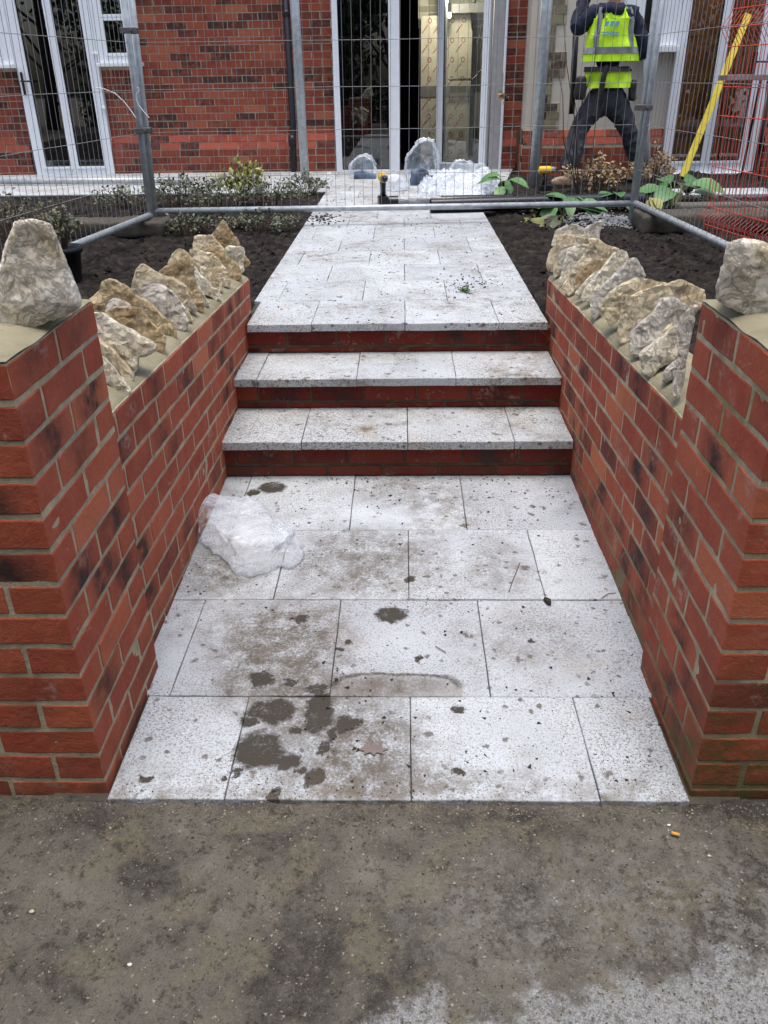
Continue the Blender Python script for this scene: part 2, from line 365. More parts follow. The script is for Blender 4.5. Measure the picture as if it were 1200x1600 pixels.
# ------------------------------------------------------------------ paving, steps
def slabs(mb, y0, y1, x0, x1, seams, z, t=.035, gap=.0022, joff=.0, front=False):
    xs = [x0] + sorted(s for s in seams if x0 + .02 < s < x1 - .02) + [x1]
    for a, b in zip(xs, xs[1:]):
        nz = random.uniform(-.0012, .0012); s = random.random() * 90
        n = (max(2, int((b - a) / .05)), max(2, int((y1 - y0) / .05)), 1)
        mb.rbox(a + gap / 2, b - gap / 2, y0 + gap / 2, y1 - gap / 2, z - t + nz, z + nz, .003, n, .0011, (random.random(), 0, 0), 0, s)
XU, SX = .0079, .42
mb = MB(); RB = [1.308, 1.6537, 2.0983, 2.5361, 2.985]
se = [[-.404, .0156, .4355], [-.614, -.194, .225], [-.404, .0156, .4355], [-.614, -.194, .225]]
for k in range(4):
    slabs(mb, RB[k], RB[k + 1], -.669 if k == 0 else -.73, .632 if k == 0 else .685, se[k], 0 if k else .0)
mb.build('landing_paving', M_SL0, struct=True, attr=True)
mb = MB(); mb.box(-.80, .75, 1.312, 3.0, -.12, -.012); mb.build('landing_base', M_JNT, struct=True)
NZ = [2.949, 3.289, 3.629]; TZ = [.162, .303, .444]
mb = MB()
for k in range(2):
    sm = [at(px, 696 if k == 0 else 597, 'Y', NZ[k]).x for px in ((470.7, 637, 804) if k == 0 else (401, 557, 712.5))]
    slabs(mb, NZ[k], NZ[k + 1] + .045, -.722, .662, sm, TZ[k])
st = mb.build('step_treads', M_SL1, struct=True, attr=True)
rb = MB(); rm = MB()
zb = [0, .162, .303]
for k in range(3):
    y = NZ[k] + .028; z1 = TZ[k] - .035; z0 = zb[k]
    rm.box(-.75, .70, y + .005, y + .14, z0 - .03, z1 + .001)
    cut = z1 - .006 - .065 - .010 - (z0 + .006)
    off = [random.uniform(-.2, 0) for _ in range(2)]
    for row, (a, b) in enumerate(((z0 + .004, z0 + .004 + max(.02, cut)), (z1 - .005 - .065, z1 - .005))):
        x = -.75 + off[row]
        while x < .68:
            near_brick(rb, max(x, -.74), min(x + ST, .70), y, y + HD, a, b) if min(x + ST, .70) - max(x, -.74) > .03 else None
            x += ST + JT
rb.build('step_risers', M_BRS, struct=True, attr=True); rm.build('riser_mortar', mortar_mat('dirty_shaded_mortar', (.13, .105, .075)), struct=True)  # riser mortar colour holds dirt and painted-in shade
# upper path, slightly raised over the beds
mb = MB(); y = NZ[2]; k = 0
while y < 8.2:
    sm = [XU + i * SX + (0 if k % 2 == 0 else SX / 2) for i in range(-3, 4)]
    e = y + .4315
    slabs(mb, y, e, -.705 - (.035 if k else 0), .645, sm, .444); y = e; k += 1
yt = y
# terrace along the house
k = 0; y = yt
while y < 10.3:
    x = -6.4 + (.21 if k % 2 else 0); sm = [x + i * SX for i in range(20)]
    slabs(mb, y, min(y + .4315, 10.33), -6.6, 1.4, sm, .444); y += .4315; k += 1
mb.v = [((min(p[0], .90 + (p[1] - 8.1) * .17) if p[0] > .7 else p[0]), p[1], p[2]) for p in mb.v]
slabs(mb, 7.85, 8.28, 2.5, 6.6, [2.9 + i * .42 for i in range(9)], .444)
mb.build('path_paving', M_SL2, struct=True, attr=True)
mb = MB(); mb.box(-.73, .635, 3.70, yt, .2, .432); mb.box(-6.6, .95, yt, 10.34, .2, .432); mb.box(2.5, 6.6, 7.86, 8.27, .2, .432); mb.build('path_base', M_JNT, struct=True)

# ------------------------------------------------------------------ ground in front, soil beds
def heightgrid(x0, x1, y0, y1, step, fn):
    nx = int((x1 - x0) / step) + 1; ny = int((y1 - y0) / step) + 1; v = []; f = []
    for j in range(ny):
        for i in range(nx):
            x = x0 + (x1 - x0) * i / (nx - 1); y = y0 + (y1 - y0) * j / (ny - 1); v.append((x, y, fn(x, y)))
            if i < nx - 1 and j < ny - 1: q = j * nx + i; f.append((q, q + 1, q + nx + 1, q + nx))
    return v, f
def ground_mat():
    g = G('gritty_road', .92, .2)
    n = g.noise(6, 8, rough=.65, dist=.3); c = g.ramp(n, [(.32, (.12, .11, .092)), (.45, (.225, .21, .172)), (.55, (.27, .25, .202)), (.68, (.38, .355, .29))])
    wet = g.noise(2.2, 5, dist=.8); c = g.mix(g.map(wet, .50, .60, 0, .75), c, (.070, .062, .056))
    mossy = g.math('MULTIPLY', g.map(g.noise(7, 4), .53, .60), g.map(g.noise(70, 4), .30, .5)); c = g.mix(g.math('MULTIPLY', mossy, .68), c, (.32, .29, .19)); md = g.noise(42, 6, rough=.75); c = g.mix(g.map(md, .53, .63, 0, .75), c, (.06, .05, .038)); c = g.mix(g.map(md, .46, .36, 0, .6), c, (.30, .27, .215))
    gr = g.noise(260, 3, rough=.8); c = g.mix(g.map(gr, .5, .72, 0, .55), c, (.26, .24, .20)); c = g.mix(g.map(gr, .46, .30, 0, .6), c, (.03, .026, .02))
    px, py, pz = g.t_sep(g.pos)[:]
    # worn pale concrete patch at the lower right
    e = g.math('ADD', g.math('SUBTRACT', .90, py), g.math('ADD', g.map(px, -.15, .65, -.075, .07), g.map(g.noise(9, 7, rough=.7), .3, .7, -.09, .09)))
    patch = g.math('MULTIPLY', g.map(e, -.01, .04), g.map(g.noise(75, 6, rough=.85), .40, .50))
    patch = g.math('MULTIPLY', patch, g.map(px, -.16, -.02))
    c = g.mix(g.math('MULTIPLY', patch, .85), c, g.mix(g.map(gr, .4, .6), (.42, .43, .43), (.80, .82, .82)))
    hz = g.math('MULTIPLY', g.map(g.math('ABSOLUTE', g.math('SUBTRACT', py, 1.04)), .22, .05), g.map(g.noise(34, 7, rough=.85), .47, .57)); hz = g.math('MULTIPLY', hz, g.map(px, -.12, .15)); c = g.mix(g.math('MULTIPLY', hz, .7), c, (.42, .41, .37))
    g.col(c); g.bump(g.math('ADD', g.math('MULTIPLY', gr, .9), g.math('MULTIPLY', g.noise(80, 6, rough=.75), 1.6)), .012, 1); return g.m
M_GR = ground_mat()
def gz(x, y):
    a = mn.fractal(Vector((x * 7, y * 7, 0)), 1, 2, 5) * .006 + abs(mn.noise(Vector((x * 45, y * 45, 2)))) * .004 + mn.noise(Vector((x * 110, y * 110, 5))) * .0022
    return -.013 + a
v, f = heightgrid(-1.3, 1.3, .35, 1.325, .0065, gz); mk('road', v, f, M_GR, smooth=True, struct=True)
mb = MB(); mb.box(-60, 60, -60, 1.40, -.3, -.030); mb.box(-60, -3.9, 1.4, 60, -.3, -.030); mb.box(3.9, 60, 1.4, 60, -.3, -.031); mb.box(-4, 4, 10.6, 60, -.3, -.0315)
mb.build('ground', M_GR, struct=True)
def soil_mat():
    g = G('dark_soil', .95, .15); n = g.noise(14, 8, rough=.7)
    c = g.ramp(n, [(.3, (.009, .008, .007)), (.5, (.030, .025, .022)), (.70, (.085, .070, .058))]); c = g.mix(g.map(g.noise(180, 3), .66, .74, 0, .5), c, (.16, .13, .10))
    g.col(c); g.bump(g.math('ADD', g.noise(45, 8, rough=.75), g.math('MULTIPLY', g.noise(200, 4), .5)), .02, 1); return g.m
M_SO = soil_mat()
def sz(x, y):
    a = mn.fractal(Vector((x * 3, y * 3, 7)), 1, 2, 4) * .028 + abs(mn.noise(Vector((x * 11, y * 11, 3)))) * .040 + abs(mn.noise(Vector((x * 27, y * 27, 1)))) * .026
    return .405 + a
def bed(name, x0, x1, y0, y1, step=.018):
    v, f = heightgrid(x0, x1, y0, y1, step, lambda x, y: sz(x, y) - (.05 if False else 0)); o = mk(name, v, f, M_SO, smooth=True, struct=True)
bed('soil_bed', -3.6, -.90, 1.5, 3.9); bed('soil_bed', -3.6, -.735, 3.85, 8.3); bed('soil_bed', .85, 3.6, 1.5, 3.9); bed('soil_bed', .65, 3.6, 3.85, 8.6); bed('soil_bed', -6.6, -3.55, 1.5, 8.3, .06); bed('soil_bed', 3.55, 6.6, 1.5, 8.1, .06); bed('soil_bed', .95, 6.6, 8.55, 10.1, .04)
mb = MB(); mb.box(-6.6, -.93, 1.48, 8.3, -.2, .385); mb.box(.89, 6.6, 1.48, 10, -.2, .385); mb.box(-.93, -.75, 3.85, 8.3, -.2, .385); mb.box(.68, .89, 3.85, 10, -.2, .3853); mb.build('soil_fill', M_SO, struct=True)

# loose grit: uncountable, one object each
def crumbs(name, pts, mat, label, rot=True):
    v = []; f = []; at_ = []
    base = [(1, 0, 0), (-.5, .85, 0), (-.5, -.85, 0), (0, 0, .9), (0, 0, -.5)]; fc = [(0, 1, 3), (1, 2, 3), (2, 0, 3), (1, 0, 4), (2, 1, 4), (0, 2, 4)]
    for (x, y, z, s) in pts:
        g = random.random() * 6.28; sx, sy, sz_ = s * random.uniform(.6, 1.4), s * random.uniform(.5, 1.1), s * random.uniform(.35, .8); b = len(v); at_ += [(random.random(), 0, 0)] * 5
        for p in base:
            a, c = p[0] * sx, p[1] * sy; v.append((x + a * math.cos(g) - c * math.sin(g) + random.uniform(-.2, .2) * s, y + a * math.sin(g) + c * math.cos(g), z + p[2] * sz_ + s * .15))
        f += [tuple(i + b for i in q) for q in fc]
    o = mk(name, v, f, mat, smooth=False, attrs={'bc': at_}); tag(o, label, 'debris', None, 'stuff'); return o
M_CR = plain('crumb_soil', (.035, .028, .02), .95); M_GRV = (lambda g: (g.col(g.ramp(g.t_sep(g.attr('bc'))[0], [(0, (.05, .042, .034)), (.35, (.14, .12, .09)), (.7, (.26, .235, .18)), (.92, (.30, .275, .22)), (1, (.40, .38, .33))])), g.m)[1])(G('grit', .9)); M_GRL = plain('pale_grit', (.42, .40, .35), .9)
pts = []
for _ in range(1700):
    x = random.uniform(-.7, .64); y = 1.32 + 1.64 * random.random() ** .9; d = min(x + .69, .65 - x)
    if mn.noise(Vector((x * 3, y * 3, 9))) + random.uniform(-.25, .35) > .05: pts.append((x, y, .0005, random.choice((.0014, .002, .0028, .0035, .006)) * random.uniform(.7, 1.3)))
for _ in range(260): pts.append((random.uniform(-.66, .63), 1.315 + abs(random.gauss(0, .03)), 0, random.uniform(.001, .0028)))
for _ in range(240): pts.append((random.uniform(-.68, .63), 2.96 - abs(random.gauss(0, .03)), 0, random.uniform(.0015, .004)))
for k in range(2):
    for _ in range(50): pts.append((random.uniform(-.69, .64), NZ[k] + .37 - abs(random.gauss(0, .07)), TZ[k], random.uniform(.001, .004)))
for _ in range(900):
    x = random.uniform(-.7, .62); y = random.uniform(3.65, 8.2)
    if mn.noise(Vector((x * 2.5, y * 1.7, 4))) + random.uniform(-.3, .3) > 0: pts.append((x, y, .4445, random.choice((.002, .003, .004, .008))))
for _ in range(120): pts.append((random.gauss(.33, .10), random.gauss(4.35, .12), .4445, random.uniform(.002, .009)))
for _ in range(160): pts.append((random.gauss(-.62, .07), random.gauss(6.7, .15), .4445, random.uniform(.003, .016)))
crumbs('soil_crumbs', pts, M_CR, 'dark soil crumbs scattered over the pale paving')
pts = []
for _ in range(9000):
    x = random.uniform(-1.0, 1.0); y = random.uniform(.78, 1.31); s = random.choice((.0014, .0018, .0024, .0034)) * random.uniform(.7, 1.3)
    pts.append((x, y, gz(x, y) + .0005, s))
for _ in range(1500):
    x = random.uniform(-1.0, 1.0); y = 1.31 - abs(random.gauss(0, .05)); pts.append((x, y, gz(x, y) + .001, random.uniform(.0015, .0035)))
crumbs('road_grit', pts, M_GRV, 'brown grit loose on the dirty road surface')
pts = []
for _ in range(500):
    x = random.uniform(-1.0, 1.0); y = random.uniform(.78, 1.31); pts.append((x, y, gz(x, y) + .001, random.uniform(.0008, .0018)))
crumbs('pale_grit', pts, M_GRL, 'pale stone chips loose on the road surface')
pts = []
for _ in range(2600):
    p = Vector((random.gauss(1.62, .22), random.gauss(6.55, .14), 0)); pts.append((p.x, p.y, sz(p.x, p.y) + .012, random.uniform(.005, .012)))
crumbs('gravel', pts, plain('grey_gravel', (.33, .34, .36), .8, var=.5, sc=90), 'pale grey gravel spread on the soil by the right fence foot')
pts = []
for _ in range(4200):
    s = random.choice((-1, 1)); x = random.uniform(.75, 3.2) * s - .03; y = random.uniform(3.0, 7.9); pts.append((x, y, sz(x, y) + .004, random.choice((.006, .010, .014, .022)) * random.uniform(.7, 1.3)))
crumbs('soil_clods', pts, M_SO, 'small dark clods lying over both garden beds')

# ------------------------------------------------------------------ shaped solids from outlines with their own depth
def apply_mods(ob):
    dg = bpy.context.evaluated_depsgraph_get(); me = bpy.data.meshes.new_from_object(ob.evaluated_get(dg)); return me
def solid(poly3, nrm, thick, vox=.008, smooth=5, disp=(), back=.75, puff=0.):
    """closed volume: outline poly3 extruded along nrm, edges worn round, surface roughened"""
    bm = bmesh.new(); c = sum(poly3, Vector()) / len(poly3)
    f0 = [bm.verts.new(p) for p in poly3]; f1 = [bm.verts.new(c + (p - c) * back + nrm * thick) for p in poly3]
    bm.faces.new(f0); bm.faces.new(f1[::-1]); n = len(f0)
    for i in range(n): j = (i + 1) % n; bm.faces.new((f0[i], f1[i], f1[j], f0[j]))
    bmesh.ops.triangulate(bm, faces=bm.faces[:]); bmesh.ops.recalc_face_normals(bm, faces=bm.faces[:])
    me = bpy.data.meshes.new('t'); bm.to_mesh(me); bm.free(); ob = bpy.data.objects.new('t', me); COL.objects.link(ob)
    r = ob.modifiers.new('r', 'REMESH'); r.mode = 'VOXEL'; r.voxel_size = vox
    s = ob.modifiers.new('s', 'SMOOTH'); s.factor = .6; s.iterations = smooth
    m2 = apply_mods(ob); bpy.data.objects.remove(ob)
    v = [Vector(q.co) for q in m2.vertices]; nn = [Vector(q.normal) for q in m2.vertices]; f = [tuple(p.vertices) for p in m2.polygons]
    for i, p in enumerate(v):
        d = 0
        for (sc, am, kind) in disp:
            q = p * sc
            if kind == 'ridge': d += (.5 - abs(mn.noise(q))) * am * 2 - am * .5
            elif kind == 'crease': d += max(0, 1 - abs(mn.noise(q + mn.noise_vector(q * .5) * .8)) * 6) ** 1.5 * am
            elif kind == 'cell': d += (mn.cell(q) - .5) * am
            elif kind == 'chip': d -= max(0, mn.noise(q) - .1) * am * 2
            elif kind == 'strat': d += mn.noise(Vector((p.x * sc * .4, p.y * sc * .4, p.z * sc * 2.2))) * am
            else: d += mn.noise(q) * am
        if puff: d += puff
        v[i] = p + nn[i] * d
    return v, f
def crumple(v, f, ratio, jit=.004):
    """turn a pillow into creased film: few flat facets, sharp folds"""
    me = bpy.data.meshes.new('t'); me.from_pydata(v, [], f); ob = bpy.data.objects.new('t', me); COL.objects.link(ob)
    dm = ob.modifiers.new('d', 'DECIMATE'); dm.ratio = ratio; m2 = apply_mods(ob); bpy.data.objects.remove(ob)
    return [Vector(q.co) + Vector((random.gauss(0, 1), random.gauss(0, 1), random.gauss(0, 1))) * jit for q in m2.vertices], [tuple(p.vertices) for p in m2.polygons]
def stone_mat(name, a, b, c, k=.5, ck=1., bd=.007):
    g = G(name, .85, .2); n = g.noise(9, 8, g.obj, rough=.65, dist=.6); col = g.mix(g.map(n, k - .12, k + .14), a, b)
    col = g.mix(g.map(g.noise(22, 6, g.obj), .55, .72, 0, .75), col, c)
    col = g.mix(g.map(g.noise(140, 4, g.obj, rough=.8), .55, .72, 0, .35), col, tuple(q * .45 for q in a)); col = g.mix(g.map(g.voro(70, g.obj), .16, .05, 0, .3), col, tuple(q * .3 for q in b))
    cr_ = g.noise(17, 7, g.obj, rough=.75, dist=1.5); col = g.mix(g.map(g.math('ABSOLUTE', g.math('SUBTRACT', cr_, .5)), .012, .0, 0, .25 * ck), col, (.22, .16, .09)); col = g.mix(g.map(g.noise(60, 6, g.obj, rough=.8), .56, .70, 0, .2 * ck), col, (.30, .23, .14))
    hs = g.math('ADD', g.noise(34, 9, g.obj, rough=.78), g.math('MULTIPLY', g.noise(150, 5, g.obj, rough=.85), .6)); hs = g.math('ADD', hs, g.math('MULTIPLY', g.map(g.math('ABSOLUTE', g.math('SUBTRACT', cr_, .5)), .03, .0), -.5))
    g.col(col); g.bump(hs, bd, 1); return g.m
SM = {'cap': stone_mat('limestone_cap', (.95, .91, .80), (.80, .66, .44), (.92, .89, .80), .5, .3, .006), 'white': stone_mat('limestone_white', (.90, .84, .68), (.76, .66, .46), (.88, .85, .75)), 'tan': stone_mat('limestone_tan', (.84, .73, .51), (.62, .48, .28), (.88, .82, .66)),
      'brown': stone_mat('limestone_brown', (.50, .36, .19), (.74, .61, .39), (.30, .20, .10), .52), 'grey': stone_mat('limestone_grey', (.78, .74, .65), (.54, .48, .38), (.86, .84, .76)),
      'orange': stone_mat('limestone_orange', (.46, .32, .16), (.56, .46, .30), (.26, .15, .06))}
z1 = lambda p: [(130 + a / 6, 380 + b / 6) for a, b in p]
z2 = lambda p: [(240 + a / 7.06, 330 + b / 7.06) for a, b in p]
z4 = lambda p: [(840 + a / 6.667, 330 + b / 6.667) for a, b in p]
z5 = lambda p: [(930 + a / 6, 420 + b / 6) for a, b in p]
LX = -.735; RX = .672
# (outline, pixel where the stone meets the bedding's edge, thickness, kind, label)
LS = [
 (z1([(150,1045),(200,1070),(290,1190),(400,1340),(437,1400),(430,1430),(345,1470),(310,1410),(270,1310),(235,1320),(170,1240),(120,1150)]), (190, 622), .05, 'white', 'narrow white coping stone lowest against the left pier, its nose hanging down'),
 (z1([(110,885),(200,960),(300,1030),(400,1130),(490,1260),(490,1285),(440,1325),(370,1270),(280,1170),(160,1060),(100,1000)]), (206, 600), .05, 'tan', 'thin ridged cream stone second from the left pier, sloping down to the steps'),
 (z1([(70,645),(150,640),(200,680),(330,770),(460,840),(600,920),(680,960),(680,1010),(600,1050),(515,1090),(500,1190),(480,1215),(420,1140),(330,1080),(200,1000),(110,960),(70,800)]), (213, 582), .07, 'white', 'large wedge shaped cream stone with a long white ridge beside the left pier'),
 (z1([(190,650),(300,590),(370,600),(460,600),(540,610),(590,660),(660,760),(740,840),(775,880),(765,1090),(720,1125),(680,1110),(600,1000),(400,900),(220,860)]), (252, 566), .06, 'brown', 'flat brown stone with curled top in front of the biggest brown slab'),
 (z1([(205,640),(215,600),(240,530),(290,508),(370,530),(450,600),(500,680),(350,760)]), (262, 556), .05, 'grey', 'small grey tip showing between two brown stones on the left wall'),
 (z1([(10,610),(60,500),(170,360),(230,328),(310,335),(400,400),(480,490),(570,520),(700,640),(800,730),(870,830),(895,960),(850,975),(790,985),(700,900),(500,800),(200,720),(40,680)]), (276, 543), .07, 'brown', 'biggest brown slab on the left wall, hump backed and long'),
 (z1([(545,490),(555,425),(640,375),(740,385),(850,440),(920,540),(970,620),(980,760),(930,830),(870,810),(780,760),(600,650)]), (288, 518), .065, 'grey', 'chunky grey white stone with blue grey face on the left wall'),
 (z1([(435,440),(480,310),(500,230),(550,207),(610,230),(700,280),(830,330),(970,400),(1000,500),(995,650),(1030,730),(990,740),(940,700),(700,620),(500,560)]), (301, 503), .055, 'tan', 'tan stone with rounded corner standing behind the grey white stone'),
 (z2([(400,970),(450,1010),(500,1090),(460,1140),(420,1110),(350,1030)]), (309, 491), .03, 'grey', 'little grey chip wedged low between two tan stones on the left wall'),
 (z1([(690,265),(780,200),(900,160),(965,110),(1030,200),(1035,300),(1080,430),(1120,560),(1125,650),(1060,640),(900,560),(740,420)]), (317, 488), .05, 'brown', 'brown pointed stone with dark pitted face midway along the left wall'),
 (z2([(140,585),(200,470),(270,400),(330,415),(390,470),(460,640),(300,700)]), (322, 482), .04, 'tan', 'tan peak just showing behind the pitted brown pointed stone'),
 (z2([(470,800),(515,870),(560,930),(610,1020),(600,1050),(560,1080),(530,1040),(440,950)]), (326, 478), .03, 'white', 'small white sliver between the pitted brown stone and a long white one'),
 (z2([(420,590),(450,600),(520,700),(640,820),(720,870),(745,920),(740,980),(690,1010),(640,960),(570,930),(490,850),(420,760)]), (339, 470), .045, 'white', 'long smooth white stone sloping down to a dark broken nose on the left wall'),
 (z2([(490,600),(640,640),(760,690),(770,760),(770,900),(740,890),(650,850),(540,750)]), (350, 459), .035, 'tan', 'tan block with flat white top in the far half of the left wall'),
 (z2([(395,430),(450,410),(540,440),(640,460),(720,530),(800,640),(840,760),(840,840),(780,830),(650,760),(450,620),(400,500)]), (358, 450), .05, 'tan', 'broad arched cream stone in the far half of the left wall'),
 (z2([(560,430),(620,390),(690,378),(750,410),(830,510),(930,600),(970,680),(970,740),(920,780),(850,740),(700,620),(560,520)]), (372, 440), .05, 'brown', 'dark brown leaning slab near the far end of the left wall'),
 (z2([(430,410),(440,280),(480,262),(640,250),(700,320),(790,415),(780,520),(560,500)]), (376, 436), .05, 'tan', 'square topped tan stone behind the dark leaning slab on the left wall'),
 (z2([(780,405),(830,392),(990,390),(1005,500),(1005,660),(975,690),(900,640),(790,500)]), (382, 432), .06, 'white', 'square cut white block at the far end of the left wall'),
 (z2([(635,255),(700,180),(760,92),(790,110),(840,220),(920,310),(955,380),(1000,470),(1070,580),(1050,610),(1000,640),(800,520),(690,400)]), (389, 421), .05, 'orange', 'tall orange brown spike, last stone at the far end of the left wall'),
]
RS = [
 (z5([(915,400),(975,350),(930,340),(860,390),(790,480),(775,580),(790,700),(765,800),(770,960),(750,1060),(705,1170),(750,1200),(770,1280),(800,1230),(840,1040),(870,850),(900,640),(930,480)]), (1057, 632), .035, 'grey', 'tall thin grey white stone standing upright against the right pier'),
 (z5([(625,1040),(650,970),(770,850),(830,840),(830,960),(650,1075)]), (1035, 600), .035, 'grey', 'small grey stone lying low beside the tall thin one at the right pier'),
 (z5([(430,830),(440,790),(640,640),(770,500),(830,560),(830,800),(760,840),(640,920),(560,980),(530,1030),(460,980),(425,900)]), (1016, 590), .065, 'white', 'thick rounded cream stone with a shaded underside near the right pier'),
 (z5([(590,700),(600,640),(680,530),(770,490),(830,560),(760,680),(640,760)]), (1010, 580), .035, 'tan', 'small tan wedge between the thick cream stone and the ridged brown pair'),
 (z5([(315,600),(460,490),(560,400),(640,290),(740,285),(870,360),(860,470),(740,560),(600,680),(470,770),(370,840),(325,790)]), (990, 556), .07, 'grey', 'ridged grey brown stone split into two layers on the right wall'),
 (z5([(275,270),(420,200),(600,150),(690,140),(800,100),(870,120),(1040,190),(1045,330),(950,420),(760,480),(560,560),(400,620),(310,680),(235,720),(205,590),(225,420)]), (969, 538), .08, 'tan', 'largest tan stone on the right wall with a broad rippled face'),
 (z5([(75,270),(130,230),(250,150),(400,75),(500,80),(680,130),(690,200),(500,330),(300,430),(150,560),(115,540),(90,480),(45,460),(50,350)]), (954, 512), .07, 'tan', 'rounded tan stone with white top edge behind the largest one'),
 (z4([(1010,480),(1050,510),(1100,600),(1130,690),(1060,760),(900,860),(760,930),(690,970),(640,1080),(600,1145),(545,1090),(540,960),(480,960),(600,850),(760,700),(900,570),(960,500)]), (930, 500), .05, 'grey', 'long pale grey stone with a sharp peak in the middle of the right wall'),
 (z4([(890,395),(930,420),(955,500),(900,620),(700,780),(560,890),(480,950),(430,910),(480,830),(600,690),(740,510),(820,420)]), (911, 471), .06, 'white', 'smooth cream slab leaning up to a round tip on the right wall'),
 (z4([(385,840),(480,740),(580,650),(720,560),(760,620),(600,760),(470,850),(430,890),(400,880)]), (902, 462), .035, 'white', 'thin cream sliver in front of the orange brown stone on the right wall'),
 (z4([(600,500),(720,500),(760,540),(640,680),(480,780),(400,790),(390,690),(440,620)]), (898, 450), .045, 'orange', 'orange brown stone with a hollow face on the right wall'),
 (z4([(560,300),(640,290),(700,330),(860,390),(830,480),(730,560),(600,600),(450,700),(390,760),(370,850),(330,885),(290,830),(240,810),(330,660),(400,540),(520,400)]), (889, 460), .06, 'tan', 'long tan stone whose ridge climbs to a shoulder on the right wall'),
 (z4([(320,390),(430,345),(560,335),(560,440),(440,560),(340,680),(280,760),(240,770),(215,740),(250,620),(300,480)]), (876, 445), .05, 'white', 'rounded cream stone in the far half of the right wall'),
 (z4([(235,430),(320,395),(370,420),(310,520),(260,640),(225,660),(230,520)]), (871, 432), .03, 'grey', 'small grey stone squeezed between two cream ones at the far right wall'),
 (z4([(195,262),(290,235),(420,260),(640,290),(640,360),(500,420),(350,480),(240,560),(215,680),(170,700),(155,620),(195,470)]), (866, 434), .05, 'tan', 'flat topped tan stone near the far end of the right wall'),
 (z4([(95,560),(110,480),(140,390),(200,335),(260,380),(220,520),(160,640),(110,620)]), (857, 425), .04, 'tan', 'little tan stone at the far inner corner of the right wall'),
 (z4([(130,360),(150,300),(180,200),(230,170),(300,135),(370,135),(480,160),(520,260),(350,340),(200,400)]), (855, 420), .05, 'white', 'rounded cream stone at the back of the far end of the right wall'),
 (z4([(395,235),(520,150),(600,115),(695,80),(670,180),(645,300),(560,330),(430,300)]), (854, 415), .03, 'grey', 'sharp grey blade shaped stone pointing outward at the far end of the right wall'),
]
def coping(lst, X, sx, grp):
    ys = []
    for (poly, bp, th, kd, lab) in lst:
        y = at(bp[0], bp[1], 'X', X).y
        lean = .18
        n = Vector((0, 1, lean)).normalized()      # plane leans slightly back
        P0 = at(bp[0], bp[1], 'X', X); P = []
        for (a, b) in poly:
            d = at(a, b, 'Y', 5) - CAM; t = (P0 - CAM).dot(Vector((0, 1, -lean))) / d.dot(Vector((0, 1, -lean))); P.append(CAM + d * t)
        vr = P0 - CAM; nr = Vector((vr.x * .9 / vr.y + random.uniform(-.06, .06), 1, -lean)).normalized()
        sd_ = random.random() * 40
        q_ = min(1, th / .06); v, f = solid(P, nr, th, .0046, 2, ((22, .005 * q_, 'n'), (50, .0018 * q_, 'ridge'), (34, .0015 * q_, 'strat'), (10, .008 * q_, 'n'), (24, .005 * q_, 'chip')), .88, .0016); v, f = crumple(v, f, .10, .0006)
        o = mk('coping_stone', v, f, SM[kd], smooth=False); tag(o, lab, 'stone', grp)
coping(LS, LX, -1, 'coping stones on edge along the garden walls'); coping(RS, RX, 1, 'coping stones on edge along the garden walls')
# big cap stones
P = [at(a, b, 'Y', 1.52) for a, b in ((10, 372), (4, 415), (-8, 440), (-40, 470), (-66, 540), (-50, 590), (-10, 536), (20, 533), (50, 521), (80, 505), (100, 494), (124, 482), (120, 465), (107, 420), (94, 378), (80, 345), (50, 338), (22, 345))]
v, f = solid(P, Vector((-.46, 1, -.12)).normalized(), .17, .006, 5, ((10, .010, 'n'), (24, .004, 'n'), (60, .003, 'ridge'), (120, .002, 'ridge')), .85); o = mk('cap_stone', v, f, SM['cap'], smooth=True); tag(o, 'big cream limestone boulder with a blunt rounded top on the left pier', 'stone', 'cap stones on the piers')
P = [at(a, b, 'Y', 1.60) for a, b in ((1134, 376), (1128, 418), (1116, 450), (1117, 470), (1145, 485), (1175, 505), (1215, 528), (1275, 560), (1340, 560), (1345, 480), (1310, 420), (1260, 388), (1200, 384), (1165, 374))]
v, f = solid(P, Vector((.42, 1, -.12)).normalized(), .17, .006, 5, ((10, .008, 'n'), (24, .004, 'n'), (60, .003, 'ridge'), (120, .002, 'ridge')), .85); o = mk('cap_stone', v, f, SM['cap'], smooth=True); tag(o, 'big blocky cream limestone with a flat top on the right pier', 'stone', 'cap stones on the piers')

# ------------------------------------------------------------------ the house
YH = 10.34; YB = 9.95
M_UPVC = plain('white_frame', (.82, .84, .86), .35, var=.03); M_GASK = plain('black_gasket', (.012, .012, .013), .5); M_STEEL = plain('galvanised_steel', (.46, .49, .50), .45, .35, var=.22, sc=20)
M_BLK = plain('black_plastic', (.012, .013, .016), .35); M_DARK = plain('unlit_interior', (.02, .018, .016), .9); M_REND = plain('cream_render', (.56, .50, .41), .9, var=.05, sc=5, bump=.001)
M_JAMB = plain('grey_jamb', (.36, .35, .34), .5)
def glass_mat():
    g = G('window_glass'); g.t.nodes.remove(g.b); a = g.n('ShaderNodeBsdfTransparent'); a.inputs[0].default_value = (.86, .90, .88, 1)
    b = g.n('ShaderNodeBsdfGlossy'); b.inputs[0].default_value = (1, 1, 1, 1); b.inputs['Roughness'].default_value = .01
    fr = g.n('ShaderNodeFresnel'); fr.inputs[0].default_value = 2.15; mx = g.n('ShaderNodeMixShader'); L = g.t.links.new
    L(fr.outputs[0], mx.inputs[0]); L(a.outputs[0], mx.inputs[1]); L(b.outputs[0], mx.inputs[2]); L(mx.outputs[0], g.o.inputs[0]); return g.m
M_GL = glass_mat()
house = thing('brick_house', (0, YH, .40), 'red brick house with white framed doors, a cream rendered bay and a sloping brick plinth', 'house')
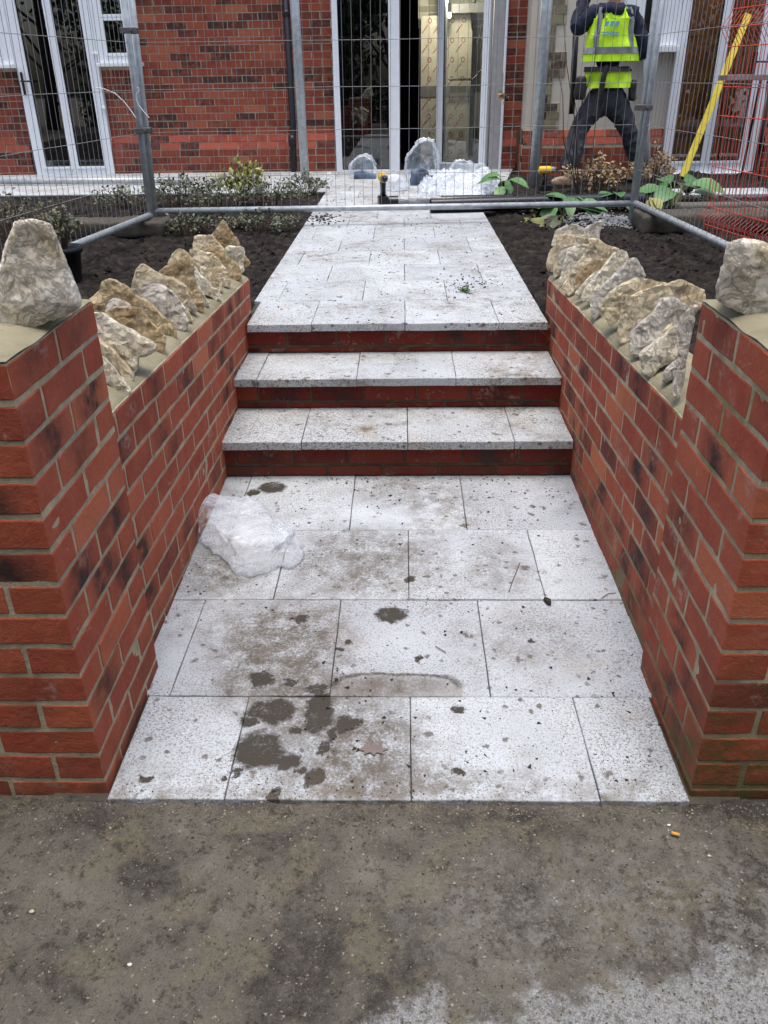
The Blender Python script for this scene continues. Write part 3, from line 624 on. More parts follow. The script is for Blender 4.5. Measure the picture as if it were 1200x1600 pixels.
def wall_bricks(x0, x1, z0, z1, y, holes=(), mat=None, mort=None, name='wall', back=.12, cell=(.225, .075), off=0):
    mb = MB(); n = int((z1 - z0) / cell[1] + .5)
    for k in range(n):
        a = z0 + k * cell[1] + .005; b = a + cell[1] - .010; x = x0 - (.1125 if (k + off) % 2 else 0)
        while x < x1 - .01:
            xa, xb = max(x, x0), min(x + .215, x1); x += .225
            segs = [(xa, xb)]
            for (hx0, hx1, hz0, hz1) in holes:
                if b > hz0 + .01 and a < hz1 - .01:
                    ns = []
                    for (p, q) in segs:
                        if q <= hx0 or p >= hx1: ns.append((p, q))
                        else:
                            if p < hx0: ns.append((p, hx0))
                            if q > hx1: ns.append((hx1, q))
                    segs = ns
            for (p, q) in segs:
                if q - p > .02:
                    dy = random.uniform(-.0015, .0015); mb.box(p, q, y + dy, y + .05, a + random.uniform(-.001, .001), b + random.uniform(-.001, .001), brickcol())
    o = mb.build(name, mat, house, attr=True)
    g = MB(); zs = sorted({z0, z1} | {h[2] for h in holes if z0 < h[2] < z1} | {h[3] for h in holes if z0 < h[3] < z1})
    for za, zb in zip(zs, zs[1:]):
        cuts = sorted((h[0], h[1]) for h in holes if h[2] < (za + zb) / 2 < h[3]); x = x0
        for (p, q) in cuts + [(x1, x1)]:
            if p > x + .001: g.box(x, p, y + .004, y + back, za, zb)
            x = max(x, q)
    g.build('mortar', mort, o)
    return o
XA = at(183, 275, 'Y', YH).x + .01     # right edge of the left door set
XW = -2.90
wall_bricks(-7.2, XA, .84, 3.42, YH, [(-4.33, XA + .1, .3, 2.62), (-5.4, -4.2, 1.56, 2.62), (-4.0, XW, 1.56, 2.62)], M_BRW, M_MOW)
wall_bricks(XA, -.775, .84, 3.42, YH, [(XA - .1, XW, 1.56, 2.62)], M_BRW, M_MOW, off=1)
wall_bricks(-.775, 1.03, 2.64, 3.42, YH, [], M_BRW, M_MOW)
wall_bricks(1.03, 1.42, .84, 3.42, YH, [], M_BRW, M_MOW)
wall_bricks(3.96, 7.2, .84, 3.42, YB, [], M_BRW, M_MOW)
def plinth(x0, x1, y, d=.055, zt=.842):
    wall_bricks(x0, x1, .39, zt - .15, y - d, [], M_BRW, M_MOW, 'plinth')
    mb = MB(); mo = MB(); h = .075; x = x0; 
    for r in range(2):
        ya, yb = y - d * (r + 1) / 2 * (1 if r else .8), y - d * r / 2; za, zb = zt - h * (r + 1), zt - h * r
        x = x0 - (.11 if r else 0)
        while x < x1 - .01:
            p, q = max(x, x0), min(x + .216, x1); x += .226
            y1 = y - d if r else y - d * .55; y2 = y - d * .62 if r else y - .002
            mb.add([(p, y1, za + .004), (q, y1, za + .004), (q, y2, zb - .005), (p, y2, zb - .005), (p, y + .03, za + .004), (q, y + .03, za + .004), (q, y + .03, zb - .005), (p, y + .03, zb - .005)],
                   [(0, 1, 2, 3), (0, 3, 7, 4), (1, 5, 6, 2), (3, 2, 6, 7), (0, 4, 5, 1)], brickcol())
    mo.add([(x0, y - d + .006, zt - .15), (x1, y - d + .006, zt - .15), (x1, y + .004, zt - .002), (x0, y + .004, zt - .002), (x0, y + .04, zt - .15), (x1, y + .04, zt - .15), (x1, y + .04, zt - .002), (x0, y + .04, zt - .002)],
           [(0, 1, 2, 3), (0, 3, 7, 4), (1, 5, 6, 2), (3, 2, 6, 7)])
    o = mb.build('plinth_cap', M_BRP, house, attr=True); mo.build('mortar', M_MOW, o)
plinth(-7.2, -4.33, YH); plinth(XA, -.775, YH); plinth(1.03, 1.30, YH); plinth(1.32, 2.84, YB, .06, .868); plinth(3.96, 7.2, YB, .06, .868)
mb = MB(); mb.box(1.322, 1.40, YB - .05, YH - .01, .39, .70, (.5, 0, 0))
for k in range(4):
    for j in range(2): mb.box(1.316, 1.33, YB - .04 + j * .2 + (.1 if k % 2 else 0), YB + .15 + j * .18, .395 + .075 * k, .455 + .075 * k, brickcol())
mb.build('plinth_return', M_BRW, house, attr=True)
# cream bay with tan brick quoins
mb = MB(); mb.box(1.42, 2.56, YB + .004, YB + .3, .86, 3.42); mb.box(2.56, 2.86, YB + .004, YB + .3, .86, 1.60); mb.box(2.56, 2.86, YB + .004, YB + .3, 2.6, 3.42); mb.box(1.345, 1.425, YB + .03, YH + .02, .86, 3.42)
mb.build('render_wall', M_REND, house)
mb = MB(); g2 = MB(); zz = [at(880, yy, 'Y', YB).z for yy in (200, 161, 121, 81, 38)]; zz += [zz[-1] + .26 * i for i in range(1, 5)]
for i, (za, zb) in enumerate(zip(zz, zz[1:])):
    xr = (1.70, 1.60, 1.73, 1.61)[i % 4] if i % 2 == 0 else 1.60
    x0 = 1.46; n = 3; ch = (zb - za) / n
    g2.box(x0, xr, YB - .006, YB + .02, za, zb)
    for k in range(n):
        x = x0 - (.11 if (k + i) % 2 else 0)
        while x < xr - .01:
            p, q = max(x, x0), min(x + .215, xr); x += .225
            if q - p > .02: mb.box(p, q, YB - .010, YB + .02, za + ch * k + .005, za + ch * (k + 1) - .004, brickcol())
q_ = mb.build('quoins', M_BRT, house, attr=True); g2.build('mortar', M_MOW, q_)
mb = MB(); mb.box(-7.3, 7.3, YH - .12, YH + 4.4, 3.42, 3.56); mb.add([(-7.3, YH - .15, 3.56), (7.3, YH - .15, 3.56), (7.3, YH + 2, 5.2), (-7.3, YH + 2, 5.2), (-7.3, YH + 4.5, 3.56), (7.3, YH + 4.5, 3.56)], [(0, 1, 2, 3), (3, 2, 5, 4), (0, 3, 4), (1, 5, 2)])
mb.build('roof', plain('roof_tiles', (.13, .06, .045), .9), house)
mb = MB(); mb.box(-7.2, 7.2, YH + 4.2, YH + 4.3, .3, 3.42); mb.box(-7.2, -7.1, YH + .1, YH + 4.2, .3, 3.42); mb.box(7.1, 7.2, YH + .1, YH + 4.2, .3, 3.42); mb.box(-7.1, 7.1, YH + .13, YH + 4.2, .28, .385)
mb.box(-1.15, -1.05, YH + .13, YH + 4.2, .39, 3.42); mb.box(2.2, 2.3, YH + .15, YH + 4.2, .39, 3.42); mb.build('interior', M_DARK, house)

def unit(name, X0, X1, Z0, Z1, Y, panes, dep=.06, parent=house, xf=None, mat=None):
    """white glazed unit: frame with every pane's own glass and bead"""
    mat = mat or M_UPVC; mb = MB(); bars = []
    cols = sorted({(p[0], p[1]) for p in panes}); xs = [X0] + [q for c in cols for q in c] + [X1]
    for a, b in zip(xs[0::2], xs[1::2]): bars.append((a, b, Z0, Z1))
    for c in cols:
        zs = sorted((p[2], p[3]) for p in panes if (p[0], p[1]) == c); z = [Z0] + [q for s in zs for q in s] + [Z1]
        for a, b in zip(z[0::2], z[1::2]): bars.append((c[0], c[1], a, b))
    for (a, b, c, d) in bars: mb.rbox(a + .0005, b - .0005, Y - dep, Y + .02, c + .0005, d - .0005, .004)
    for (a, b, c, d) in panes:       # raised sash edge around each pane
        for (p, q, r, s) in ((a - .028, a, c - .028, d + .028), (b, b + .028, c - .028, d + .028), (a, b, c - .028, c), (a, b, d, d + .028)): mb.rbox(p, q, Y - dep - .010, Y - dep - .0005, r, s, .003)
    if xf: mb.v = [xf(v) for v in mb.v]
    o = mb.build(name, mat, parent)
    gs = MB()
    for (a, b, c, d) in panes:
        t = .006
        for (p, q, r, s) in ((a, a + t, c, d), (b - t, b, c, d), (a + t, b - t, c, c + t), (a + t, b - t, d - t, d)): gs.box(p, q, Y - dep + .006, Y - dep + .02, r, s)
        g = MB(); g.add([(a, Y - dep + .015, c), (b, Y - dep + .015, c), (b, Y - dep + .015, d), (a, Y - dep + .015, d)], [(0, 1, 2, 3)])
        if xf: g.v = [xf(v) for v in g.v]
        g.build('glass', M_GL, o)
    if xf: gs.v = [xf(v) for v in gs.v]
    gs.build('gasket', M_GASK, o); return o
def px(x, y, Y=YH): return at(x, y, 'Y', Y).x
def pz(x, y, Y=YH): return at(x, y, 'Y', Y).z
FY = YH - .02
def handle(parent, x, z, Y, sgn=1, mat=M_BLK):
    mb = MB(); mb.rbox(x - .014, x + .014, Y - .012, Y - .001, z - .12, z + .11, .004); mb.tube([(x, Y - .01, z + .02), (x, Y - .05, z + .02), (x + sgn * .03, Y - .055, z + .02), (x + sgn * .13, Y - .055, z + .018)], .009, 8)
    mb.build('handle', mat, parent)
# left french door set and its side windows
x0, x1 = px(62, 270), px(183, 270)
ga, gb, gc, gd = px(76, 258), px(115, 258), px(127, 258), px(167, 258); gz0 = pz(115, 259)
dl = unit('door', x0, x1, .405, 2.6, FY, [(ga, gb, gz0, 2.5), (gc, gd, gz0, 2.5)]); handle(dl, px(44, 130) - .02, pz(44, 130), FY - .07); dl['label'] = 'white glazed double door at the left end of the brick wall'
unit('window', x1 + .004, -2.92, 1.585, 2.6, FY, [(px(172, 83), px(199, 83) + .02, pz(185, 83), pz(175, 33)), (px(172, 83), px(199, 83) + .02, pz(175, 23), 2.5)])
unit('window', -5.4, x0 - .004, 1.585, 2.6, FY, [(-5.3, px(6, 88), pz(0, 89), 2.5)])
mb = MB(); mb.rbox(x1 + .002, -2.875, FY - .14, FY + .02, 1.545, 1.583, .006); mb.build('window_sill', M_UPVC, house); mb = MB(); mb.rbox(-5.45, x0 - .002, FY - .14, FY + .02, 1.545, 1.583, .006); mb.build('window_sill', M_UPVC, house)
for (a, b) in ((150, 84), (163, 168)):
    mb = MB(); X_, Z_ = px(a, b), pz(a, b); mb.rbox(X_ - .012, X_ + .045, FY - .085, FY - .055, Z_ - .012, Z_ + .012, .004); mb.build('door_hinge', M_UPVC, dl)
# centre door: fixed leaf, jamb, open leaf
a0, a1 = px(527, 268), px(625, 268)
cl_ = unit('door', a0, a1, .405, 2.6, FY, [(px(536, 264), px(609, 264), pz(570, 264), 2.5)]); cl_['label'] = 'closed leaf of the centre door, mirroring trees'
mb = MB(); mb.rbox(px(762, 265), px(777, 265), FY - .05, FY + .22, .405, 2.6, .004); mb.rbox(a1 + .001, px(762, 265) - .001, FY - .05, FY + .2, 2.5, 2.6, .004); mb.build('door_jamb', M_JAMB, house)
mb = MB(); mb.rbox(px(777, 265) + .002, px(781, 265), FY - .06, FY + .02, .405, 2.6, .003); mb.rbox(a1, px(777, 265), FY - .075, FY + .1, .385, .412, .004); mb.build('door_frame', M_UPVC, house)
fe = at(684, 263, 'Z', .42); hg = Vector((px(760, 265), FY + .02, .42)); dv = Vector((hg.x - fe.x, hg.y - fe.y, 0)); wl = dv.length; dv /= wl; pn = Vector((-dv.y, dv.x, 0))
xf = lambda v: tuple(Vector((fe.x, fe.y, 0)) + dv * v[0] + pn * v[1] + Vector((0, 0, v[2])))
ol = unit('door', 0, wl, .42, 2.55, 0, [(.085, wl - .075, .50, 2.46)], xf=xf); ol['label'] = 'open leaf of the centre door, swung into the room'
mb = MB(); mb.box(-.006, -.001, -.05, .012, .43, 2.5); mb.v = [xf(v) for v in mb.v]; mb.build('seal', M_BLK, ol)
# right french doors and bay window
FB = YB - .01
x0, x1 = px(1029, 270, FB), px(1172, 270, FB)
g0, g1, g2_, g3 = [px(q, 250, FB) for q in (1045, 1092, 1105, 1151)]; gz0 = pz(1070, 251, FB)
dr = unit('door', x0, x1, .40, 2.6, FB, [(g0, g1, gz0, 2.5), (g2_, g3, gz0, 2.5)]); handle(dr, px(1184, 50, FB) + .0, pz(1184, 100, FB), FB - .07); dr['label'] = 'white glazed double door to the right of the cream bay'
mb = MB(); mb.rbox(x0 - .02, x1 + .03, FB - .12, FB - .0605, .36, .42, .005); mb.build('threshold', M_UPVC, dr)
mb = MB(); mb.box(x0 - .02, 6.6, FB - .6, FB - .13, .3, .405); mb.build('channel_drain', plain('drain_grey', (.03, .03, .032), .6), house)
wr = unit('window', 2.28, x0 - .004, pz(1000, 72, FB), 2.6, FB, [(px(1001, 52, FB), px(1026, 52, FB), pz(1010, 53, FB), 2.5)])
mb = MB(); mb.rbox(2.26, x0 - .002, FB - .16, FB - .02, pz(1035, 82, FB), pz(1035, 72, FB) - .002, .005); mb.build('window_sill', M_UPVC, house)
# rooms behind the glass
M_PLY = plain('orange_ply', (.82, .33, .12), .6, var=.25, sc=4); M_SHELF = plain('pale_wood', (.42, .24, .09), .6, var=.2)
mb = MB(); mb.box(2.95, 3.05, YB + .35, YB + .9, .40, 1.9); mb.box(3.20, 3.33, YB + .16, YB + .20, .40, 2.1); mb.box(3.34, 3.85, YB + .10, YB + .14, .40, 2.6); mb.box(3.08, 3.9, YB + 1.2, YB + 1.25, .40, 2.4)
o = mb.build('wood_panelling', M_PLY, house)
mb = MB()
for z in (.75, 1.05, 1.4, 1.75): mb.box(3.0, 3.26, YB + .4, YB + .9, z, z + .03)
mb.box(3.0, 3.02, YB + .35, YB + .9, .4, 1.95); mb.build('shelving', M_SHELF, house)

# things seen through the open centre door
def foil_mat():
    g = G('cream_foil', .45, .5); n = g.noise(3, 4); g.col(g.mix(g.map(n, .3, .7), (.50, .46, .34), (.62, .58, .45))); g.bump(g.noise(5, 3, dist=1), .03, .6); return g.m
M_FOIL = foil_mat(); M_RED = plain('red_print', (.42, .15, .09), .6)
YI = 11.35
bx0, bx1, bz0, bz1 = px(657, 150, YI), px(735, 150, YI), .39, pz(700, 24, YI)
brd = mk('insulation_board', *(lambda b: (b.v, b.f))((lambda b: (b.rbox(bx0, bx1, YI, YI + .09, bz0, bz1, .004), b)[1])(MB())), M_FOIL); tag(brd, 'cream foil faced insulation board printed with red strokes and rings, inside the open door', 'board')
mb = MB()
for i in range(7):
    for j in range(9):
        X_ = bx0 + .06 + i * .135; Z_ = .52 + j * .205
        if X_ > bx1 - .08 or Z_ > bz1 - .05: continue
        mb.tube([(X_ + .045 + .021 * math.cos(t), YI - .002, Z_ + .03 + .026 * math.sin(t)) for t in [k * math.pi / 5 for k in range(11)]], .0045, 4)
        mb.tube([(X_ - .045, YI - .002, Z_ - .10), (X_ + .025, YI - .002, Z_ - .01)], .005, 4)
mb.build('red_print', M_RED, brd)
mb = MB(); mb.box(bx0, bx1, YI - .012, YI - .001, pz(700, 151, YI), pz(700, 134, YI)); mb.build('tape', plain('grey_tape', (.20, .20, .17), .5), brd)
mb = MB(); mb.box(px(692, 10, 11.1), px(760, 10, 11.1), 11.08, 11.12, pz(720, 20, 11.1), pz(720, 6, 11.1)); mb.box(px(692, 10, 11.1), px(701, 10, 11.1), 11.085, 11.125, pz(700, 30, 11.1), 2.5)
tag(mb.build('grey_lintel', plain('grey_batten', (.17, .165, .15), .7)), 'grey batten crossing the top of the open doorway inside', 'batten')
mb = MB(); mb.box(bx1 + .002, 2.15, YI + .3, YI + .36, .39, 3.3); tag(mb.build('plastered_panel', plain('grey_green_plaster', (.30, .28, .20), .8)), 'dull grey plastered panel beside the foil board', 'panel')
o = None
mb = MB(); 
for k in range(9):
    for j in range(7): mb.box(bx0 - .02 + j * .225 + (.11 if k % 2 else 0), bx0 + .195 + j * .225 + (.11 if k % 2 else 0), YI + .2, YI + .24, bz1 - .1 + k * .075, bz1 - .04 + k * .075, (random.random(), 0, 0))
o = mb.build('block_wall', plain('pale_block', (.34, .33, .25), .9), None); tag(o, 'pale block wall above the foil board inside the doorway', 'wall')
mb = MB(); mb.box(bx0 - .03, bx0 + 1.7, YI + .206, YI + .25, bz1 - .12, 3.3); mb.build('mortar', plain('pale_mortar', (.55, .54, .45), .9), o)
mb = MB(); c0 = at(741, 20, 'Y', 11.2); mb.tube([at(*p, 'Y', 11.2) for p in ((745, -5), (736, 20), (738, 45), (745, 58), (753, 64), (752, 75), (749, 84), (745, 78), (746, 66), (750, 55), (752, 40))], .012, 6)
mb.tube([at(*p, 'Y', 11.2) for p in ((752, 108), (745, 118), (738, 124), (700, 124))], .014, 6); tag(mb.build('cable_loop', M_BLK), 'black cable looped and hanging inside the open doorway', 'cable')
lp = thing('work_lamp', at(702, 24, 'Y', 11.0), 'small lit bulb hanging at the top of the open doorway', 'lamp')
lq = ORG[lp.name]; mb = MB(); mb.tube([lq + Vector((0, 0, .12)), lq + Vector((0, 0, .03))], .02, 8); mb.build('lamp_holder', M_BLK, lp)
g = G('lit_bulb'); g.set(Emission_Color=(1, .86, .6, 1), Emission_Strength=6.0); mb = MB(); mb.tube([lq + Vector((0, 0, .03)), lq + Vector((0, 0, .01)), lq + Vector((0, 0, -.012)), lq + Vector((0, 0, -.03))], [.014, .026, .026, .010], 10); mb.build('bulb', g.m, lp, True)
ld = bpy.data.lights.new('lamp_light', 'POINT'); ld.energy = 15; ld.color = (1, .92, .75); ld.shadow_soft_size = .05; lo = bpy.data.objects.new('lamp_light', ld); COL.objects.link(lo); lo.location = (lq.x, 10.72, 2.15)

# posts, drainpipe
for (t, b, lab, Y_) in (((460, 0), (477, 281), 'galvanised post standing beside the black drainpipe', 9.4), ((855, 0), (834, 290), 'galvanised post standing in front of the tan brick quoins', 8.7)):
    p, q = at(*b, 'Y', Y_), at(*t, 'Y', Y_); d = (q - p).normalized(); mb = MB(); mb.tube([p - d * .06, p + d * 2.9], .046 if Y_ > 9 else .05, 20); tag(mb.build('steel_post', M_STEEL, smooth=True), lab, 'post', 'galvanised posts by the house')
dp = thing('drainpipe', (-1.25, 10.25, .39), 'black round drainpipe fixed to the brick wall left of the centre door', 'drainpipe')
mb = MB(); X_ = -1.25; mb.tube([(X_, 10.29, 3.4), (X_, 10.29, .90), (X_ - .005, 10.27, .84), (X_ - .01, 10.235, .76), (X_ - .012, 10.235, .40)], .034, 14); mb.build('pipe', M_BLK, dp, True)
mb = MB(); mb.tube([(X_ - .012, 10.235, .83), (X_ - .012, 10.235, .72)], .043, 14); mb.build('pipe_collar', M_BLK, dp, True); mb = MB(); mb.tube([(X_, 10.29, 2.05), (X_, 10.29, 2.0)], .042, 14); mb.build('pipe_collar', M_BLK, dp, True)
mb = MB(); mb.tube([at(-30, 283, 'Z', .485), at(300, 282, 'Z', .485)], .030, 10); tag(mb.build('grey_rail', M_STEEL, smooth=True), 'grey metal tube lying on the pale terrace under the left door', 'tube')
mb = MB(); a = at(1009, 80, 'Y', 9.86); b = at(1013, 262, 'Y', 9.86); mb.tube([a, b], .026, 10); tag(mb.build('waste_pipe', M_UPVC, smooth=True), 'thin white pipe running down the cream wall behind the worker', 'pipe')

# ------------------------------------------------------------------ site fence panels
M_WIRE = plain('fence_wire', (.24, .24, .235), .7, 0, var=.1); M_RUST = plain('clamp_steel', (.20, .19, .18), .5, .7)
def panel(BL, BR, TL, TR, lab, dense=.066, hz=(.795, 1.089, 1.357, 1.639, 1.92, 2.2), grp='site fence panels round the house front', rail=.0215):
    BL, BR, TL, TR = map(Vector, (BL, BR, TL, TR)); L = (BR - BL).length; t = thing('mesh_fence', (BL + BR) / 2, lab, 'fence', grp)
    H = 2.45
    def P(u, z):
        a = BL + (TL - BL) * ((z - BL.z) / (TL.z - BL.z)); b = BR + (TR - BR) * ((z - BR.z) / (TR.z - BR.z)); return a + (b - a) * u
    for (u, zb) in ((0, BL.z - .13), (1, BR.z - .13)):
        m_ = MB(); m_.tube([P(u, zb), P(u, H)], rail, 14); m_.build('upright', M_STEEL, t, True)
    for z in (None, H):
        m_ = MB(); m_.tube([BL, BR] if z is None else [P(0, z), P(1, z)], rail, 14); m_.build('rail', M_STEEL, t, True)
    m_ = MB(); n = int(L / dense)
    nr = (BR - BL).cross(Vector((0, 0, 1))).normalized() * .012
    for i in range(1, n):
        u = i / n; j = mn.noise(Vector((i * .7, L, 0))) * .006; d = (BR - BL).normalized() * j
        pts = [P(u, BL.z + (BR.z - BL.z) * u - .01) + nr, P(u, 1.2) + nr + d, P(u, H) + nr]; m_.tube(pts, .0016, 4, False)
    for z in hz:
        pts = [P(u / 8, z) + nr * .7 + Vector((0, 0, mn.noise(Vector((u * .9, z * 3, L))) * .006)) for u in range(9)]; m_.tube(pts, .0017, 4, False)
    m_.build('wire_mesh', M_WIRE, t); return t
FBL, FTL = at(242, 330, 'Y', 6.30), at(206, 0, 'Y', 6.33); FBR, FTR = at(989, 318, 'Y', 6.46), at(1025, 0, 'Y', 6.46)
panel(FBL, FBR, FTL, FTR, 'galvanised mesh fence panel running straight across the path')
LBL, LTL = at(235, 336, 'Y', 6.22), at(194, 0, 'Y', 6.25); q = at(92, 393, 'Z', .55); d = (q - LBL).normalized(); LBR = LBL + d * 3.45; LTR = LBR + (LTL - LBL)
panel(LBL, LBR, LTL, LTR, 'galvanised mesh fence panel on the left, turned towards the camera')
RBL, RTL = at(992, 317, 'Y', 6.40), at(1036, 0, 'Y', 6.40); q = at(1145, 388, 'Z', .55); d = (q - RBL).normalized(); RBR = RBL + d * 3.45; RTR = RBR + (RTL - RBL)
panel(RBL, RBR, RTL, RTR, 'galvanised mesh fence panel on the right, turned towards the camera')
for (x, y, Y_, lab) in ((202, 48, 6.22, 'upper clamp joining the two left fence poles'), (224, 204, 6.22, 'lower clamp joining the two left fence poles'), (1006, 168, 6.38, 'clamp joining the two right fence poles')):
    t = thing('fence_clamp', at(x, y, 'Y', Y_), lab, 'clamp', 'clamps on the fence poles'); p = ORG[t.name]; mb = MB()
    mb.rbox(p.x - .055, p.x + .055, p.y - .035, p.y - .022, p.z - .018, p.z + .018, .003); mb.rbox(p.x - .055, p.x + .055, p.y + .03, p.y + .042, p.z - .018, p.z + .018, .003); mb.build('bracket', M_RUST, t)
    mb = MB(); mb.tube([(p.x + .02, p.y - .06, p.z), (p.x + .02, p.y + .055, p.z)], .009, 6); mb.build('bolt', M_RUST, t)
M_FOOT = plain('rubber_foot', (.075, .065, .048), .85, var=.35, sc=9, bump=.004)
for (x0, x1, y0, y1, lab) in ((-2.42, -1.70, 6.05, 6.32, 'worn grey brown fence foot under the left fence poles'), (1.66, 2.60, 5.98, 6.30, 'dark fence foot with rounded end under the right fence poles')):
    mb = MB(); mb.rbox(x0, x1, y0, y1, .42, .545 if x0 > 0 else .53, .018, (24, 6, 3), .010, seed=3); tag(mb.build('rubber_block', M_FOOT, smooth=True), lab, 'fence foot', 'fence feet on the soil')
mb = MB(); mb.rbox(2.1, 3.6, 6.6, 6.75, .43, .53, .02, (12, 2, 2), .005); tag(mb.build('timber_baulk', plain('grey_timber', (.11, .10, .085), .9, var=.3), smooth=True), 'weathered timber lying on the soil behind the right fence foot', 'timber')
mb = MB(); mb.tube([at(*p, 'Y', 6.1) for p in ((150, 137), (163, 139), (180, 146), (193, 158), (204, 172), (212, 184))], .0035, 6); mb.tube([at(*p, 'Y', 6.14) for p in ((214, 138), (217, 136), (217, 142), (213, 148), (213, 156), (217, 165), (224, 174), (233, 184))], .0035, 6)
tag(mb.build('white_cord', plain('white_cord', (.8, .8, .8), .5)), 'loose white cord tied round the left fence poles', 'cord')

# red folded mesh stacked behind the right fence panel
rA, rB = at(1101, 350, 'Z', .50), at(1200, 382, 'Z', .50); rd = (rB - rA).normalized(); rn = Vector((rd.y, -rd.x, 0)); rL = 2.6
zf = at(1080, 45, 'Y', rA.y).z
rt = thing('red_mesh_panel', rA, 'red wire mesh panel with folded ridges leaning behind the right fence panel', 'mesh panel')
M_REDW = plain('red_wire', (.68, .075, .04), .4)
mb = MB(); lean = Vector((-.05, 0, 0))
def rp(u, z, o=0): return rA + rd * (u * rL) + rn * o + Vector((0, 0, z - rA.z)) + lean * ((z - .5) / 1.5)
n = int(rL / .042)
for i in range(n + 1):
    u = i / n; mb.tube([rp(u, .44), rp(u, .52), rp(u, .56, .05), rp(u, .60), rp(u, zf - .09), rp(u, zf, .06), rp(u, zf + .09), rp(u, zf + .5)], .0026, 4, False)
for z in (.50, .62, (.62 + zf - .1) / 2 - .22, (.62 + zf - .1) / 2 + .08, zf - .32, zf - .10, zf + .10): mb.tube([rp(0, z), rp(1, z)], .0029, 4, False)
mb.tube([rp(0, zf, .06), rp(1, zf, .06)], .0029, 4, False); mb.build('wire_mesh', M_REDW, rt)
# yellow strut, hop up
p, q = at(1066, 276, 'Y', 9.35), at(1166, 30, 'Y', 9.80); t = thing('yellow_strut', p, 'yellow strut leaning against the white frame of the right door', 'strut'); d = (q - p).normalized(); sx_ = Vector((1, 0, 0)) - d * d.x; sx_.normalize(); sy_ = d.cross(sx_)
mb = MB(); Ls = (q - p).length + .05
for (a, b, c, e) in ((-.034, .034, -.012, -.004), (-.006, .006, -.004, .03)):
    v = [p + sx_ * s1 + sy_ * s2 + d * s3 for s1 in (a, b) for s2 in (c, e) for s3 in (0, Ls)]; mb.add(v, [(0, 1, 3, 2), (4, 6, 7, 5), (0, 4, 5, 1), (2, 3, 7, 6), (0, 2, 6, 4), (1, 5, 7, 3)])
mb.build('strut_rail', plain('yellow_paint', (.75, .60, .06), .45), t)
mb = MB(); v = [p + sx_ * s1 + sy_ * s2 + d * s3 for s1 in (.0, .042) for s2 in (.032, .06) for s3 in (0, .30)]; mb.add(v, [(0, 1, 3, 2), (4, 6, 7, 5), (0, 4, 5, 1), (2, 3, 7, 6), (0, 2, 6, 4), (1, 5, 7, 3)]); mb.build('foot', M_BLK, t)
t = thing('hop_up', (4.1, 9.3, .44), 'low work platform with a grey board in front of the right door', 'trestle')
mb = MB(); z = pz(1160, 121, 9.3); a = px(1127, 121, 9.3); mb.rbox(a, a + 1.4, 9.15, 9.4, z - .025, z + .025, .005, (8, 2, 1), .003); mb.build('board', plain('grey_board', (.26, .24, .24), .8, var=.3), t)
for X_ in (a + .42, a + 1.3):
    mb = MB(); mb.tube([(X_, 9.18, z - .03), (X_ + .03, 9.05, .43)], .014, 8); mb.tube([(X_, 9.37, z - .03), (X_ + .03, 9.5, .43)], .014, 8); mb.build('leg', M_BLK, t, True)
# yellow tray on a brown box inside the bay window
t = thing('brown_sack', (2.62, 10.25, 1.62), 'brown box under a bright yellow tray behind the bay window', 'box'); mb = MB(); mb.rbox(2.50, 2.86, 10.1, 10.3, pz(1005, 53, 10.1), pz(1005, 10, 10.1), .03, (5, 4, 5), .01); mb.build('box_body', plain('brown_card', (.11, .065, .04), .9, var=.4, sc=30), t, True)
mb = MB(); mb.rbox(2.48, 2.9, 10.08, 10.32, pz(1005, 10, 10.1) + .003, pz(1005, -12, 10.1), .01, (4, 3, 2), .006); g = plain('yellow_tray', (.85, .50, .03), .4); mb.build('tray', g, t)

# ------------------------------------------------------------------ the worker
def skinned(name, joints, edges, parent, mat, root=0, sub=2, jig=()):
    me = bpy.data.meshes.new(name); me.from_pydata([j[0] for j in joints], edges, []); ob = bpy.data.objects.new('t', me); COL.objects.link(ob)
    ob.modifiers.new('s', 'SKIN'); s = ob.modifiers.new('u', 'SUBSURF'); s.levels = sub; s.render_levels = sub
    for i, j in enumerate(joints):
        r = j[1]; me.skin_vertices[0].data[i].radius = r if isinstance(r, tuple) else (r, r); me.skin_vertices[0].data[i].use_root = (i == root)
    m2 = apply_mods(ob); bpy.data.objects.remove(ob)
    v = [Vector(q.co) for q in m2.vertices]; nn = [Vector(q.normal) for q in m2.vertices]; f = [tuple(p.vertices) for p in m2.polygons]
    for (sc, am) in jig: v = [p + k * ((.5 - abs(mn.noise(Vector((p.x * sc, p.y * sc, p.z * sc * .55 + 3))))) * am) for p, k in zip(v, nn)]
    return mk(name, v, f, mat, parent, True)
Ym = 8.95
A = lambda x, y, Y=Ym: at(x, y, 'Y', Y)
man = thing('person', (1.95, 8.95, .44), 'worker seen from behind in yellow hi vis vest, legs apart, one arm raised', 'person')
M_SKIN = plain('skin', (.45, .22, .15), .55); M_NAVY = plain('navy_cloth', (.012, .016, .035), .9, var=.3, sc=30, bump=.002); M_TRS = plain('slate_trousers', (.045, .048, .056), .9, var=.35, sc=16, bump=.003)
M_VIS = plain('hi_vis_yellow', (.60, .95, .02), .6, var=.06); M_REFL = plain('reflective_tape', (.26, .27, .28), .35, .3); M_LEA = plain('dark_leather', (.022, .02, .02), .7, var=.4)
pel = A(947, 150); ch = A(955, 55); nk = A(960, 6); hd = A(962, -26)
lsh, lel, lwr = A(930, 22), A(899, 48, 8.98), A(916, -12, 9.25); rsh, rel, rwr = A(987, 24), A(1007, 84, 8.95), A(975, 70, 9.25)
lhp, lkn, lan = A(930, 158), A(903, 205, 8.92), A(886, 272, 8.82); rhp, rkn, ran = A(964, 158), A(984, 210, 8.98), A(1001, 268, 9.05)
